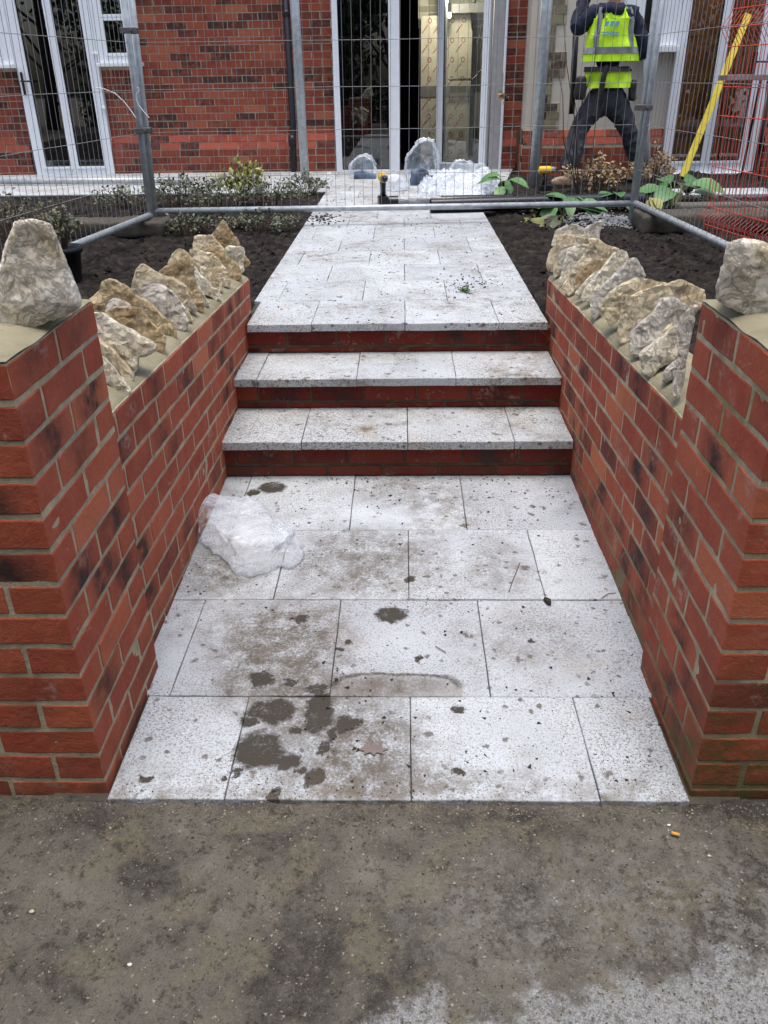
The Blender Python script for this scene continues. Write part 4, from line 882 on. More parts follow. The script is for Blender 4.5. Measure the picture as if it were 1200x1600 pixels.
def hand(J, E, wi, w_, dirv, side):
    """palm, four unequal bent fingers and a thumb leaving the side of the palm"""
    dv_ = dirv.normalized(); sv = side.normalized(); k = len(J); J.append((w_ + dv_ * .045, (.036, .018))); E.append((wi, k))
    for i, (o, l) in enumerate(((-.030, .062), (-.010, .074), (.010, .070), (.029, .055))):
        b = len(J); s0 = w_ + dv_ * .075 + sv * o; J.append((s0, .010)); J.append((s0 + dv_ * l * .6 + Vector((0, .01, 0)), .009)); J.append((s0 + dv_ * l + Vector((0, .03, 0)), .007)); E += [(k, b), (b, b + 1), (b + 1, b + 2)]
    b = len(J); J.append((w_ + dv_ * .03 - sv * .04, .011)); J.append((w_ + dv_ * .065 - sv * .062 + Vector((0, .015, 0)), .009)); E += [(k, b), (b, b + 1)]
J = [(pel, (.13, .10)), (A(950, 100), (.125, .09)), (ch, (.15, .10)), (A(957, 24), (.13, .09)), (nk, .055), (A(962, -12), .062), (hd, (.078, .09)), (A(962, -44), (.070, .082)),
     (lsh, .05), (lel, .04), (lwr, .028), (rsh, .05), (rel, .04), (rwr, .028), (lhp, .085), (lkn, .055), (lan, .04), (rhp, .085), (rkn, .055), (ran, .04)]
E_ = [(0, 1), (1, 2), (2, 3), (3, 4), (4, 5), (5, 6), (6, 7), (3, 8), (8, 9), (9, 10), (3, 11), (11, 12), (12, 13), (0, 14), (14, 15), (15, 16), (0, 17), (17, 18), (18, 19)]
hand(J, E_, 10, lwr, Vector((.1, .25, 1)), Vector((1, 0, 0))); hand(J, E_, 13, rwr, Vector((-.6, .6, .3)), Vector((0, .3, 1)))
skinned('body', J, E_, man, M_SKIN)
v, f = [], []
bm = bmesh.new(); bmesh.ops.create_icosphere(bm, subdivisions=3, radius=1); hc = A(962, -30)
for q in bm.verts: q.co = Vector((q.co.x * .092, q.co.y * .105, q.co.z * .118)) * (1 + .05 * mn.noise(q.co * 6)) + hc + Vector((0, -.02, .03))
mk('hair', [q.co.copy() for q in bm.verts], [tuple(x.index for x in fc.verts) for fc in bm.faces], plain('dark_hair', (.03, .018, .012), .7, var=.4, sc=60), man, True); bm.free()
for s in (-1, 1):
    mb = MB(); c = hc + Vector((s * .092, .0, -.035)); mb.rbox(c.x - .010, c.x + .010, c.y - .02, c.y + .02, c.z - .032, c.z + .032, .009, (2, 2, 2)); mb.build('ear', M_SKIN, man, True)
mb = MB(); c = hc + Vector((0, .092, -.05)); mb.rbox(c.x - .012, c.x + .012, c.y - .02, c.y + .022, c.z - .03, c.z + .02, .01, (2, 2, 2)); mb.rbox(c.x - .026, c.x + .026, c.y - .02, c.y + .002, c.z - .062, c.z - .05, .005, (2, 1, 1)); mb.build('face', M_SKIN, man, True)
# trousers, hoodie
skinned('trousers', [(A(948, 132), (.150, .115)), (A(948, 150), (.155, .12)), (lhp + Vector((-.01, 0, -.03)), (.096, .10)), ((lhp + lkn) / 2, (.088, .09)), (lkn, (.072, .075)), (A(896, 236, 8.86), (.078, .08)), (lan + Vector((0, 0, .02)), (.074, .08)),
          (rhp + Vector((.01, 0, -.03)), (.096, .10)), ((rhp + rkn) / 2, (.088, .09)), (rkn, (.072, .075)), (A(993, 240, 9.02), (.076, .08)), (ran + Vector((0, 0, .02)), (.072, .08))],
        [(0, 1), (1, 2), (2, 3), (3, 4), (4, 5), (5, 6), (1, 7), (7, 8), (8, 9), (9, 10), (10, 11)], man, M_TRS, 1, 3, ((16, .035), (40, .014)))
skinned('hooded_top', [(A(949, 112), (.150, .11)), (A(951, 80), (.150, .11)), (A(955, 45), (.17, .115)), (A(958, 22), (.14, .10)), (A(960, 10), (.085, .075)), (lsh, .078), ((lsh + lel) / 2, .066), (lel, .062), ((lel + lwr) / 2, .052), (lwr, .042),
          (rsh, .078), ((rsh + rel) / 2, .070), (rel, .066), ((rel + rwr) / 2, .055), (rwr, .042)],
        [(0, 1), (1, 2), (2, 3), (3, 4), (3, 5), (5, 6), (6, 7), (7, 8), (8, 9), (3, 10), (10, 11), (11, 12), (12, 13), (13, 14)], man, M_NAVY, 0, 3, ((18, .035), (45, .012)))
skinned('hood', [(A(945, 12, 8.86), (.045, .05)), (A(955, 17, 8.83), (.06, .055)), (A(966, 17, 8.83), (.055, .055)), (A(976, 10, 8.86), (.045, .05))], [(0, 1), (1, 2), (2, 3)], man, M_NAVY, 1, 2, ((25, .02),))
# vest as a loose shell
vs = [(137, 917, 983), (126, 918, 983), (112, 921, 981), (104, 921, 977), (96, 912, 992), (84, 915, 992), (74, 920, 989), (60, 922, 987), (45, 926, 986), (30, 929, 987), (18, 931, 985), (12, 934, 982)]
zc_ = 1280.24 / (FW.dot(A(950, 80) - CAM))
def vsec(k, th, off=0):
    y, xa, xb = vs[k]; c = A((xa + xb) / 2, y, Ym); rx = (xb - xa) / 2 / zc_; ry = (.135, .137, .135, .122, .15, .155, .15, .148, .145, .135, .115, .10)[k]
    p = Vector((math.sin(th) * (abs(math.sin(th)) ** -.25 if abs(math.sin(th)) > 1e-3 else 1) * rx, -math.cos(th) * ry, 0)); n = Vector((math.sin(th) / rx, -math.cos(th) / ry, 0)).normalized()
    w_ = (.5 - abs(mn.noise(Vector((th * 2.6, k * .55, 1))))) * .06 + mn.noise(Vector((th * 6, k * 1.3, 5))) * .008
    return c + p + n * (off + w_)
def shell(name, k0, k1, t0, t1, off, mat, sub=3, nt_=40, skip=None):
    mb = MB(); rows = (k1 - k0) * sub
    for r in range(rows + 1):
        k = k0 + r / sub; ka = min(int(k), len(vs) - 2); fr = k - ka
        for i in range(nt_ + 1):
            th = t0 + (t1 - t0) * i / nt_; mb.v.append(tuple(vsec(ka, th, off).lerp(vsec(ka + 1, th, off), fr)))
            if r < rows and i < nt_: b = r * (nt_ + 1) + i; mb.f.append((b, b + 1, b + nt_ + 2, b + nt_ + 1)); mb.mi.append(0)
    mb.a = [(0, 0, 0)] * len(mb.v); return mb.build(name, mat, man, True)
shell('vest', 0, 2, -math.pi, math.pi, .006, M_VIS); shell('vest', 4, 9, -math.pi, math.pi, .010, M_VIS); shell('vest', 9, 11, -1.35, 1.35, .010, M_VIS)
shell('reflective_tape', 5, 6, -math.pi, math.pi, .016, M_REFL); shell('reflective_tape', 6, 11, -.88, -.60, .016, M_REFL, nt_=6); shell('reflective_tape', 6, 11, .60, .88, .016, M_REFL, nt_=6)
shell('belt', 2, 3, -math.pi, math.pi, .022, M_LEA)
mb = MB()
def onback(x, y, o=.19): return A(x, y, Ym - o)
M_LOGO = plain('logo_blue', (.16, .42, .50), .6)
for (xa, xb) in ((944, 950), (952, 958), (960, 966)):
    c = [onback(xa, 41), onback(xb, 41), onback(xb + 3, 33), onback(xa + 3, 33)]; mb.add([*c, *[p + Vector((0, .004, 0)) for p in c]], [(0, 1, 2, 3), (0, 4, 5, 1), (1, 5, 6, 2), (2, 6, 7, 3), (3, 7, 4, 0)])
for yy in (50, 53.5): c = [onback(939, yy + 1.5), onback(967, yy + 1.5), onback(967, yy), onback(939, yy)]; mb.add([*c, *[p + Vector((0, .004, 0)) for p in c]], [(0, 1, 2, 3), (0, 4, 5, 1), (1, 5, 6, 2), (2, 6, 7, 3), (3, 7, 4, 0)])
mb.build('back_print', M_LOGO, man)
mb = MB(); mb.tube([onback(949, 102, .17), onback(943, 120, .17), onback(940, 140, .16), onback(934, 160, .15), onback(929, 182, .16)], [.02, .024, .028, .026, .03], 6); mb.build('tool_strap', M_LEA, man)
mb = MB(); c = A(908, 138, 8.86); mb.rbox(c.x - .055, c.x + .045, c.y - .05, c.y + .05, c.z - .10, c.z + .10, .025, (3, 3, 4), .008); mb.build('pouch', M_LEA, man, True)
mb = MB(); c = A(988, 140, 8.90); mb.rbox(c.x - .03, c.x + .035, c.y - .05, c.y + .05, c.z - .10, c.z + .08, .02, (3, 3, 4), .008); mb.build('pouch', M_LEA, man, True)
def boot(c, mat=None):
    v, f = solid([c + Vector(p) for p in ((-.165, 0, 0), (.09, 0, 0), (.10, 0, .05), (.085, 0, .13), (0, 0, .14), (-.05, 0, .09), (-.13, 0, .075), (-.175, 0, .045))], Vector((0, 1, 0)), .10, .010, 5, ((20, .006, 'n'),), .95)
    return mk('boot', v, f, plain('suede_boot', (.42, .29, .19), .9, var=.2), man, True)
boot(A(889, 291, 8.76) + Vector((.0, 0, .0))); boot(Vector((ran.x + .03, ran.y - .03, .44)))
# slim black holder standing by the wall to the left of the worker
mb = MB(); mb.tube([A(900, 48, 9.3), A(893, 178, 9.3)], .030, 8); tag(mb.build('black_tube', M_BLK, smooth=True), 'black tube standing upright between the worker and the tan quoins', 'tube')

# ------------------------------------------------------------------ plants
def leaf_mat(name, a, b, edge=None, rough=.5):
    g = G(name, rough, .35); n = g.noise(30, 4, g.obj); c = g.mix(g.map(n, .3, .7), a, b)
    r = g.t_sep(g.attr('bc'))[0]; c = g.mix(g.math('MULTIPLY', r, .6), c, edge or tuple(q * 1.6 for q in b)); g.col(c)
    g.set(Subsurface_Weight=0.0); return g.m
def leafquad(mb, p, d, n, L, W, fold=.3, curl=.3):
    """one leaf: pointed blade, folded on its midrib"""
    d = d.normalized(); s = d.cross(n).normalized(); n = s.cross(d); r = (random.random(), 0, 0); K = 4; b = []
    for i in range(K + 1):
        t = i / K; w_ = W * math.sin(math.pi * min(1, t * .93 + .06)) ** .8; c = p + d * (L * t) - n * (curl * L * t * t)
        b += [c - s * w_ + n * (w_ * fold), c, c + s * w_ + n * (w_ * fold)]
    mb.add(b, [q for i in range(K) for q in ((3 * i, 3 * i + 1, 3 * i + 4, 3 * i + 3), (3 * i + 1, 3 * i + 2, 3 * i + 5, 3 * i + 4))], r)
def rv(): return Vector((random.gauss(0, 1), random.gauss(0, 1), random.gauss(0, 1)))
def shrub(name, c, rx, ry, h, n, ls, mat, label, cat='shrub', group=None, twigs=30, up=.3, tmat=None, tr=.0025):
    c = Vector(c); t = thing(name, c, label, cat, group); tb = MB(); lb = MB(); ends = []
    for _ in range(twigs):
        a = random.random() * 6.28; q = random.random() ** .5; e = c + Vector((math.cos(a) * rx * q, math.sin(a) * ry * q, h * random.uniform(.45, 1) * (1 - .4 * q))); m_ = c + (e - c) * .5 + Vector((random.uniform(-.03, .03), random.uniform(-.03, .03), h * .15))
        tb.tube([c + Vector((math.cos(a) * rx * .15, math.sin(a) * ry * .15, -.02)), m_, e], [tr * 1.4, tr, tr * .6], 4, False); ends.append((m_, e))
    for _ in range(n):
        m_, e = random.choice(ends); p = m_.lerp(e, random.random() ** .6 * 1.1) + rv() * (min(rx, ry) * .10); d = rv() * .7 + (e - c).normalized() * .6 + Vector((0, 0, up)); L = ls * random.uniform(.6, 1.3)
        if p.z < c.z: p.z = c.z + .01
        nn_ = rv() + Vector((0, -.3, 1.2)); leafquad(lb, p, d, nn_.normalized(), L, L * .30)
    tb.build('stems', tmat or M_TWIG, t); lb.build('foliage', mat, t, attr=True); return t
M_TWIG = plain('brown_twig', (.10, .065, .04), .9)
L_VAR = leaf_mat('variegated_leaf', (.05, .070, .040), (.10, .125, .07), (.30, .30, .21)); L_YEL = leaf_mat('yellow_green_leaf', (.14, .17, .04), (.28, .28, .07), (.45, .42, .16))
L_HOS = leaf_mat('blue_green_leaf', (.035, .10, .035), (.07, .19, .06), (.16, .30, .10), .4); L_DRY = leaf_mat('dry_brown_leaf', (.20, .12, .06), (.38, .26, .13), (.50, .38, .22), .9); L_DK = leaf_mat('dull_green_leaf', (.04, .055, .025), (.08, .10, .045), (.30, .30, .20))
gr = 'low shrubs in the left garden bed'
Z = .42
def gp(x, y): p = at(x, y, 'Z', Z); return (p.x, p.y, Z)
shrub('low_shrub', gp(285, 322), .32, .22, .30, 560, .028, L_VAR, 'low grey green shrub just right of the left fence poles, behind the bottom rail', group=gr)
shrub('low_shrub', gp(375, 322), .26, .20, .42, 420, .045, L_YEL, 'yellow green shrub with upright pods, tallest in the left bed', group=gr, up=.9)
shrub('low_shrub', gp(345, 332), .34, .22, .28, 560, .025, L_VAR, 'grey leaved shrub under the yellow green one', group=gr)
shrub('low_shrub', gp(430, 328), .32, .24, .30, 760, .024, L_VAR, 'fine leaved grey shrub between the yellow green shrub and the path', group=gr)
shrub('low_shrub', gp(482, 308), .22, .14, .26, 320, .028, L_DK, 'dark green shrub at the foot of the galvanised post by the drainpipe', group=gr)
shrub('low_shrub', gp(292, 366), .26, .16, .16, 420, .024, L_VAR, 'sprawling grey shrub in front of the rail beside the left fence foot', group=gr)
shrub('low_shrub', gp(405, 362), .34, .16, .17, 700, .023, L_VAR, 'sprawling grey shrub in front of the rail next to the path', group=gr)
shrub('low_shrub', gp(200, 325), .40, .22, .22, 260, .032, L_DK, 'thin straggly shrub left of the left fence poles', group=gr)
shrub('twiggy_plant', gp(30, 372), .38, .3, .36, 240, .024, L_DK, 'straggly twiggy plant at the left edge behind the big cream boulder', group=gr, twigs=50)
t = shrub('twiggy_plant', (-1.90, 4.66, .60), .17, .15, .30, 240, .022, L_DK, 'wiry small leaved plant growing in the black pot', 'plant', twigs=40)
pot = thing('plant_pot', (-1.90, 4.66, .42), 'black plastic plant pot on the soil under the left fence rail', 'plant pot')
prof = [(.085, 0), (.105, .16), (.118, .16), (.118, .19), (.108, .19), (.10, .15)]; v = []; f = []
for (r_, z) in prof: v += [(-1.90 + r_ * math.cos(k * .3927), 4.66 + r_ * math.sin(k * .3927), .42 + z) for k in range(16)]
for i in range(len(prof) - 1): f += [(i * 16 + k, i * 16 + (k + 1) % 16, (i + 1) * 16 + (k + 1) % 16, (i + 1) * 16 + k) for k in range(16)]
mk('pot_wall', v, f, M_BLK, pot, True); mb = MB(); mb.tube([(-1.90, 4.66, .42), (-1.90, 4.66, .585)], [.08, .098], 16); mb.build('compost', M_SO, pot, True)
def hosta(c, n, L, label, droop=.5, mat=None, spread=.12, h=.22):
    c = Vector(c); t = thing('leafy_plant', c, label, 'plant', 'broad leaved plants by the right fence'); lb = MB(); sb = MB()
    for i in range(n):
        a = random.random() * 6.28; o = Vector((math.cos(a), math.sin(a), 0)); k = random.uniform(.5, 1.1); e = c + o * spread * k + Vector((0, 0, h * random.uniform(.4, 1)))
        sb.tube([c + o * .02, c.lerp(e, .6) + Vector((0, 0, .03)), e], [.005, .004, .003], 5, False)
        leafquad(lb, e, o + Vector((0, 0, random.uniform(-.6, .5))), Vector((random.uniform(-.3, .3), -.35, 1)), L * random.uniform(.7, 1.15), L * random.uniform(.26, .36), .22, droop * random.uniform(.5, 1.5))
    sb.build('stems', M_LST, t); lb.build('foliage', mat or L_HOS, t, True, attr=True)
M_LST = plain('pale_stem', (.20, .24, .09), .7)
hosta(gp(788, 312), 7, .17, 'pale green leafy plant at the right edge of the path by the black pipes', .5, L_HOS, .05, .20)
hosta(gp(830, 330), 12, .20, 'broad leaved green plant under the rear steel post, beside the brown boot', .6, None, .13, .12)
hosta(gp(880, 334), 12, .20, 'broad leaved green plant in front of the brown boot', .6, None, .12, .14)
hosta(gp(833, 348), 4, .15, 'single cabbage like leaf clump lying in front of the rail', .8, L_YEL, .04, .05)
hosta(gp(882, 350), 7, .13, 'wilted brown green clump in front of the rail', .9, L_DK, .08, .07)
hosta(gp(960, 328), 8, .16, 'small bright green plant left of the right fence poles', .4, None, .06, .14)
hosta(gp(1052, 322), 16, .24, 'large blue green leafy plant beside the yellow strut', .5, None, .14, .20)
hosta(gp(1012, 326), 8, .15, 'yellowing leafy plant just right of the right fence poles', .7, L_YEL, .08, .14)
shrub('dry_shrub', gp(935, 300), .34, .2, .34, 700, .034, L_DRY, 'dead brown shrub between the legs of the worker', 'shrub', 'dry shrubs by the bay', 40)
shrub('dry_shrub', gp(1016, 298), .20, .16, .44, 500, .032, L_DRY, 'dead brown shrub with dry flower heads just right of the fence poles', 'shrub', 'dry shrubs by the bay', 30)
t = thing('bare_sapling', gp(905, 318), 'bare dark whippy stems rising in front of the worker', 'sapling'); mb = MB(); c = Vector(gp(905, 318))
for (x, y) in ((868, 90), (880, 20), (936, 22), (893, 130), (948, 150), (915, 110)):
    e = at(x, y, 'Y', c.y + random.uniform(-.1, .1)); m_ = c.lerp(e, .45) + Vector((random.uniform(-.1, .1), 0, 0)); mb.tube([c, m_, c.lerp(e, .75) + Vector((random.uniform(-.04, .04), 0, 0)), e], [.006, .0045, .003, .002], 5, False)
mb.build('stems', plain('dark_stem', (.03, .022, .018), .8), t)
t = thing('dry_seedhead', at(785, 150, 'Y', 10.1), 'small dry seed head hanging on the brick by the centre door', 'seed head'); c = ORG[t.name]; mb = MB()
for _ in range(22): leafquad(mb, c + rv() * .025, rv(), rv().normalized(), .05, .014)
mb.build('leaves', L_DRY, t, attr=True); mb = MB(); mb.tube([c + Vector((0, .02, 0)), c + Vector((.01, .12, .22))], .003, 5); mb.build('stalk', M_TWIG, t)
# sprig, oak leaf, litter on the paving and road
p = at(728, 455, 'Z', .447); mb = MB()
for _ in range(40): leafquad(mb, p + Vector((random.gauss(0, .014), random.gauss(0, .014), .004)), Vector((random.gauss(0, 1), random.gauss(0, 1), .5)), Vector((0, 0, 1)), .022, .006)
mb.tube([p + Vector((-.02, 0, .003)), p + Vector((.02, .005, .004))], .002, 4)
tag(mb.build('green_sprig', leaf_mat('moss_green', (.03, .07, .02), (.06, .13, .03)), attr=True), 'small green weed sprig lying on the upper path', 'sprig')
p = at(583, 1171, 'Z', .003); out = [(-.045, 0), (-.03, .010), (-.026, .024), (-.012, .013), (.0, .027), (.010, .014), (.026, .020), (.028, .007), (.046, .004), (.030, -.006), (.030, -.018), (.012, -.012), (.004, -.024), (-.008, -.012), (-.024, -.020), (-.028, -.007)]
v = [(p.x + a * .8, p.y + b * .8, .004 + .004 * mn.noise(Vector((a * 60, b * 60, 0)))) for a, b in out] + [(p.x, p.y, .006)]; n = len(out)
v += [(a, b, c - .0012) for (a, b, c) in v]; f = [(i, (i + 1) % n, n) for i in range(n)] + [((i + 1) % n + n + 1, i + n + 1, 2 * n + 1) for i in range(n)] + [(i, i + n + 1, (i + 1) % n + n + 1, (i + 1) % n) for i in range(n)]
tag(mk('oak_leaf', v, f, plain('dead_leaf', (.17, .135, .125), .8)), 'brown lobed oak leaf lying on the dirtiest front slab', 'leaf')
p = at(1055, 1305, 'Z', -.006); mb = MB(); mb.tube([p + Vector((-.008, .003, .004)), p + Vector((.008, -.003, .004))], .0038, 8); tag(mb.build('cigarette_butt', plain('orange_filter', (.65, .33, .06), .8), smooth=True), 'orange cigarette butt on the road near the right pier', 'cigarette butt')
def pebble(x, y, s, col, lab):
    p = at(x, y, 'Z', -.008); v, f = [], []; bm = bmesh.new(); bmesh.ops.create_icosphere(bm, subdivisions=2, radius=1)
    for q in bm.verts: q.co = Vector((q.co.x * s, q.co.y * s * .8, q.co.z * s * .4)) * (1 + .25 * mn.noise(q.co * 1.5 + p * 30)) + p + Vector((0, 0, .002))
    o = mk('pebble', [q.co.copy() for q in bm.verts], [tuple(w_.index for w_ in fc.verts) for fc in bm.faces], plain('pebble_stone', col, .85), None, True); bm.free(); tag(o, lab, 'pebble', 'stray pebbles on the road')
pebble(50, 1425, .0055, (.42, .38, .24), 'flat yellowish pebble near the left edge of the road'); pebble(203, 1508, .0045, (.6, .62, .55), 'small whitish chip low on the left of the road'); pebble(1108, 1338, .0035, (.5, .46, .4), 'small cream chip near the orange cigarette butt'); pebble(1045, 1290, .004, (.6, .6, .58), 'tiny white chip just above the orange cigarette butt')
def twig(pts, lab, z=.003, r=.0012):
    mb = MB(); mb.tube([at(a, b, 'Z', z) + Vector((0, 0, .001)) for a, b in pts], r, 5); tag(mb.build('twig', M_TWIG), lab, 'twig', 'twigs dropped on the landing')
twig(((795, 925), (802, 905), (812, 880)), 'thin twig in the third row of slabs right of centre'); twig(((940, 935), (950, 928), (962, 927)), 'curved dark twig against the right wall'); twig(((680, 1010), (697, 1020)), 'short dark twig in the middle of the landing')
v, f = solid([at(a, b, 'Z', .002) for a, b in ((848, 937), (853, 936), (862, 941), (861, 947), (854, 945))], Vector((0, 0, 1)), .012, .002, 2, ((90, .001, 'n'),)); tag(mk('dark_stone_chip', v, f, M_CR), 'dark stone chip on a slab joint right of centre', 'stone chip')

# ------------------------------------------------------------------ plastic bags, pipes, tools
def film_mat(name, col=(.82, .89, .96), a=.23):
    g = G(name, .16, .9); g.t.links.remove(g.o.inputs[0].links[0]); tr = g.n('ShaderNodeBsdfTransparent'); mx = g.n('ShaderNodeMixShader'); n = g.noise(9, 1, g.obj, dist=1)
    lw = g.n('ShaderNodeLayerWeight'); lw.inputs[0].default_value = .35; g.put(mx.inputs[0], g.math('ADD', g.map(n, .3, .7, a - .22, a), g.math('MULTIPLY', lw.outputs['Facing'], .60), clamp=True)); g.t.links.new(tr.outputs[0], mx.inputs[1]); g.t.links.new(g.b.outputs[0], mx.inputs[2]); g.t.links.new(mx.outputs[0], g.o.inputs[0])
    g.col(col); g.bump(g.noise(13, 1, g.obj, dist=2.2), .02, .7); return g.m
M_FILM = film_mat('clear_bag_film'); M_FILM2 = film_mat('milky_film', (.76, .82, .88), .36)
CR = ((5, .022, 'n'), (7, .009, 'crease'), (13, .006, 'crease'), (26, .0025, 'crease'))
Q = [at(a, b, 'Z', .05) for a, b in ((303, 790), (318, 781), (352, 783), (375, 780), (400, 786), (418, 802), (428, 838), (438, 845), (446, 828), (452, 830), (460, 843), (474, 845), (474, 856), (462, 868), (450, 872), (432, 868), (420, 876), (395, 880), (368, 877), (352, 862), (330, 848), (308, 828), (300, 808))]
v, f = solid([p + Vector((0, 0, -.042)) for p in Q], Vector((0, -.1, 1)).normalized(), .09, .005, 22, CR, .78); v = [Vector((p.x, p.y, max(.003, p.z))) for p in v]
bag = mk('plastic_bag', v, f, M_FILM, smooth=True); tag(bag, 'crumpled clear plastic bag lying on the landing against the left wall', 'plastic bag', 'plastic bags')
def bagat(poly, Y, th, lab, mat=M_FILM, grp='plastic bags', smooth_=14):
    P_ = [at(a, b, 'Y', Y) for a, b in poly]; v, f = solid(P_, Vector((0, 1, 0)), th, .013, smooth_, ((5, .05, 'n'), (6, .02, 'crease'), (12, .010, 'crease')), .85); v = [Vector((p.x, p.y, max(.449, p.z))) for p in v]
    o = mk('plastic_bag', v, f, mat, smooth=True); tag(o, lab, 'plastic bag', grp); return o
bagat(((634, 272), (632, 250), (640, 237), (652, 222), (664, 217), (678, 219), (684, 235), (686, 262), (690, 290), (680, 302), (640, 300)), 8.9, .3, 'tall puffed clear bag standing in the open doorway')
bagat(((546, 281), (547, 256), (556, 245), (570, 242), (582, 250), (588, 262), (590, 281)), 9.45, .25, 'clear bag of rubbish in front of the closed door leaf')
bagat(((699, 290), (700, 268), (712, 253), (726, 250), (740, 256), (744, 275), (742, 290)), 9.0, .22, 'rounded clear bag in front of the open door leaf')
bagat(((742, 270), (744, 260), (754, 257), (761, 265), (757, 273)), 9.3, .12, 'small knotted scrap of plastic by the open door leaf')
bagat(((590, 303), (594, 285), (606, 277), (620, 276), (632, 282), (640, 300), (625, 306)), 8.35, .25, 'low milky bag left of the tall puffed one', M_FILM2)
bagat(((504, 282), (506, 276), (514, 274), (522, 280), (520, 284)), 9.4, .08, 'tiny scrap of film beside the steel post by the drainpipe')
P_ = [at(a, b, 'Z', .45) for a, b in ((652, 306), (662, 284), (690, 282), (705, 287), (740, 288), (760, 280), (776, 284), (785, 306), (740, 312), (690, 312))]
v, f = solid(P_, Vector((0, 0, 1)), .07, .014, 10, ((3, .06, 'n'), (4, .07, 'crease'), (9, .02, 'crease')), .6); v = [Vector((p.x, p.y, max(.449, p.z))) for p in v]
tag(mk('plastic_sheet', v, f, M_FILM2, smooth=True), 'crumpled milky plastic sheeting spread before the open door', 'plastic sheet')
v, f = solid([at(a, b, 'Y', 8.75) for a, b in ((640, 300), (642, 268), (660, 262), (676, 275), (690, 300))], Vector((0, 1, 0)), .2, .014, 8, ((10, .03, 'ridge'),), .8); tag(mk('dark_cloth_bundle', v, f, plain('blue_grey_cloth', (.10, .13, .18), .8, var=.5), smooth=True), 'blue grey bundle at the foot of the tall puffed bag', 'bundle')
v, f = solid([at(a, b, 'Y', 9.4) for a, b in ((552, 281), (553, 268), (566, 265), (572, 270), (588, 272), (589, 281))], Vector((0, 1, 0)), .12, .014, 4, (), .8); tag(mk('blue_grey_package', v, f, plain('blue_pack', (.10, .15, .22), .6, var=.6), smooth=True), 'blue grey package inside the bag by the closed door leaf', 'package')
M_PIPE = plain('black_pipe', (.010, .012, .018), .25); g = G('wrap', .3, .6)
for (a, b, r_, lab) in (((608, 316), (800, 314), .05, 'black plastic pipe with torn white wrap lying before the plastic sheeting'), ((673, 321), (1005, 312), .055, 'longer black plastic pipe lying across to the right bed')):
    p, q = at(*a, 'Z', .50), at(*b, 'Z', .50); t = thing('black_pipe', (p + q) / 2, lab, 'pipe', 'black pipes lying by the door'); mb = MB(); mb.tube([p, q], r_, 16, False); mb.tube([q, p], r_ * .9, 16, False); mb.build('pipe_wall', M_PIPE, t, True)
    if r_ < .052:
        mb = MB(); mb.tube([p.lerp(q, .08), p.lerp(q, .2), p.lerp(q, .3), p.lerp(q, .42)], [r_ + .003, r_ + .006, r_ + .004, r_ + .005], 12, False); mb.v = [tuple(Vector(v_) + rv() * .003) for v_ in mb.v]; mb.build('wrap', film_mat('torn_wrap', (.6, .62, .65), .5), t, True)
M_YEL = plain('yellow_plastic', (.80, .47, .02), .4); M_GRY = plain('grey_plastic', (.22, .23, .25), .4)
def drill(c, lab, ax=(1, 0), lay=False, s=1.):
    c = Vector(c); t = thing('cordless_drill', c, lab, 'drill', 'yellow cordless drills'); a = Vector((ax[0], ax[1], 0)).normalized(); b = Vector((-a.y, a.x, 0)); u = Vector((0, 0, 1))
    if lay: b, u = u, b
    X = lambda p: tuple(c + (a * p[0] + b * p[1] + u * p[2]) * s + (Vector((0, 0, .04 * s)) if lay else Vector()))
    def part(n, mt, fn, sm=True): m_ = MB(); fn(m_); m_.v = [X(p) for p in m_.v]; m_.build(n, mt, t, sm)
    part('battery', M_BLK, lambda m_: m_.rbox(-.06, .06, -.04, .04, 0, .055, .008, (2, 2, 2)), False)
    part('grip', M_BLK, lambda m_: m_.tube([(-.01, 0, .055), (-.005, 0, .11), (-.01, 0, .16)], [.024, .02, .024], 10))
    part('motor_housing', M_YEL, lambda m_: m_.tube([(-.075, 0, .19), (-.065, 0, .19), (.03, 0, .19), (.05, 0, .19)], [.022, .036, .036, .030], 14))
    part('gearbox', M_GRY, lambda m_: m_.tube([(.05, 0, .19), (.085, 0, .19)], [.030, .027], 14))
    part('chuck', M_BLK, lambda m_: m_.tube([(.085, 0, .19), (.115, 0, .19), (.13, 0, .19)], [.024, .020, .010], 12))
drill(at(599, 318, 'Z', .447), 'yellow cordless drill standing upright at the left end of the black pipes', (.15, -1), s=1.1)
drill(at(649, 323, 'Z', .447), 'small yellow and black drill lying in front of the black pipe', (-.4, 1), True, .7)
drill(at(851, 298, 'Z', .447), 'yellow drill standing beside the brown boot and rear post', (.9, .2), s=.95)

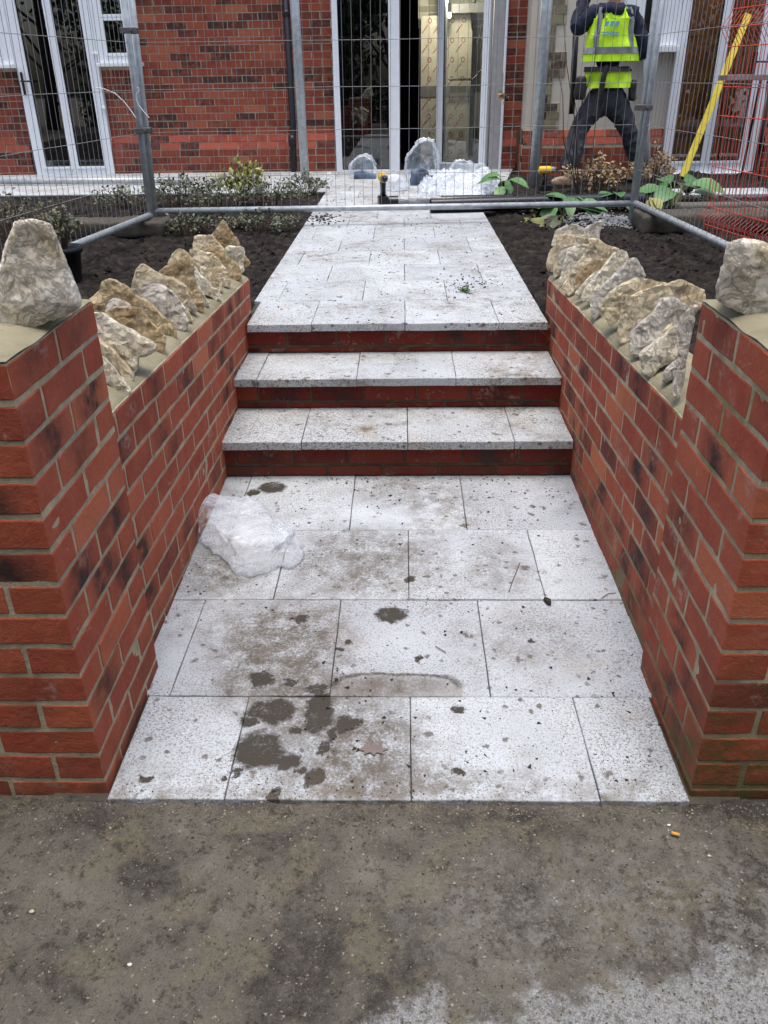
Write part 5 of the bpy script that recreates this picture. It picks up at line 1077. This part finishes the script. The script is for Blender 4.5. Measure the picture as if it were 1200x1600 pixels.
# ------------------------------------------------------------------ trees and hedge behind the viewpoint (they shade the pier fronts and show in the glass)
L_TREE = leaf_mat('tree_leaf', (.018, .035, .012), (.035, .06, .02), (.06, .09, .03)); M_BARK = plain('bark', (.06, .045, .035), .95, bump=.01)
def tree(x, y, h, rx, n, lab, low=1.4, seed=0):
    rs = random.Random(seed); t = thing('broadleaf_tree', (x, y, 0), lab, 'tree', 'trees across the road'); mb = MB(); c = Vector((x, y, 0))
    top = c + Vector((rs.uniform(-.4, .4), 0, h * .75)); mb.tube([c - Vector((0, 0, .1)), c.lerp(top, .3) + Vector((.1, 0, 0)), top], [.22, .16, .05], 10); cl = []
    for i in range(26):
        a = rs.random() * 6.28; z = rs.uniform(low, h); q = rs.uniform(.35, 1) * (1 - .5 * abs(z / h - .5)); e = Vector((x + math.cos(a) * rx * q, y + math.sin(a) * rx * .7 * q, z)); b = c.lerp(top, max(.1, min(.95, z / h - .1)))
        mb.tube([b, b.lerp(e, .5) + Vector((0, 0, .2)), e], [.05, .03, .012], 5, False); cl.append(e)
    mb.build('trunk', M_BARK, t, True); lb = MB()
    for _ in range(n):
        e = rs.choice(cl); p = e + rv() * .42; d = rv(); leafquad(lb, p, d, (rv() + Vector((0, 0, 1))).normalized(), rs.uniform(.14, .24), .06)
    lb.build('crown', L_TREE, t, attr=True)
tree(-2.3, -3.0, 5.4, 2.1, 4200, 'nearest broad tree across the road on the left', 1.6, 1); tree(2.2, -3.1, 5.6, 2.2, 4200, 'nearest broad tree across the road on the right', 1.6, 2); tree(-.3, -8.0, 9, 2.6, 2600, 'broad tree in the middle of the row across the road', 2.6, 3); tree(-6.4, -7.0, 8, 3.0, 3200, 'far left tree across the road', 1.6, 4); tree(6.4, -7.0, 8, 3.0, 3200, 'far right tree across the road', 1.6, 5); tree(-11.5, -9.0, 8, 3.4, 3200, 'leftmost tree across the road', .8, 6); tree(11.5, -9.0, 8, 3.4, 3200, 'rightmost tree across the road', .8, 7)
mb = MB()
for _ in range(9000):
    p = Vector((random.uniform(-11, 11), -11 + random.gauss(0, .35), random.uniform(0, 1.1))); leafquad(mb, p, rv(), (rv() + Vector((0, .6, 1))).normalized(), .18, .055)
for i in range(24): mb.tube([(-11 + i * .95, -11, 0), (-11 + i * .95, -11, 1.3)], .03, 5, False, a=(0, 0, 0))
tag(mb.build('clipped_hedge', L_TREE, attr=True), 'long green hedge running behind the trees across the road', 'hedge')

for (xa, xb, sd_, lab) in ((-6.0, -1.25, 1, 'added tall hedge behind the viewpoint on the left, shading the pier front'), (.55, 6.0, 2, 'added tall hedge behind the viewpoint on the right, shading the pier front')):  # unseen hedges added to darken the pier fronts, gap left for door reflection
    t = thing('shade_hedge', ((xa + xb) / 2, -2.3, 0), lab, 'hedge', 'added light-blocking hedges behind the viewpoint'); mb = MB()
    for _ in range(5200):
        p = Vector((random.uniform(xa, xb), -2.3 + random.uniform(-.42, .42), random.uniform(0, 3.1))); leafquad(mb, p, rv(), (rv() + Vector((0, .6, 1))).normalized(), .20, .065)
    mb.build('foliage', L_TREE, t, attr=True); mb = MB()
    mb.rbox(xa + .2, xb - .2, -2.55, -2.05, 0, 2.9, .12, (24, 3, 14), .06, seed=sd_); mb.build('blocker_core', L_TREE, t, attr=True)  # solid core added so the hedge blocks light fully
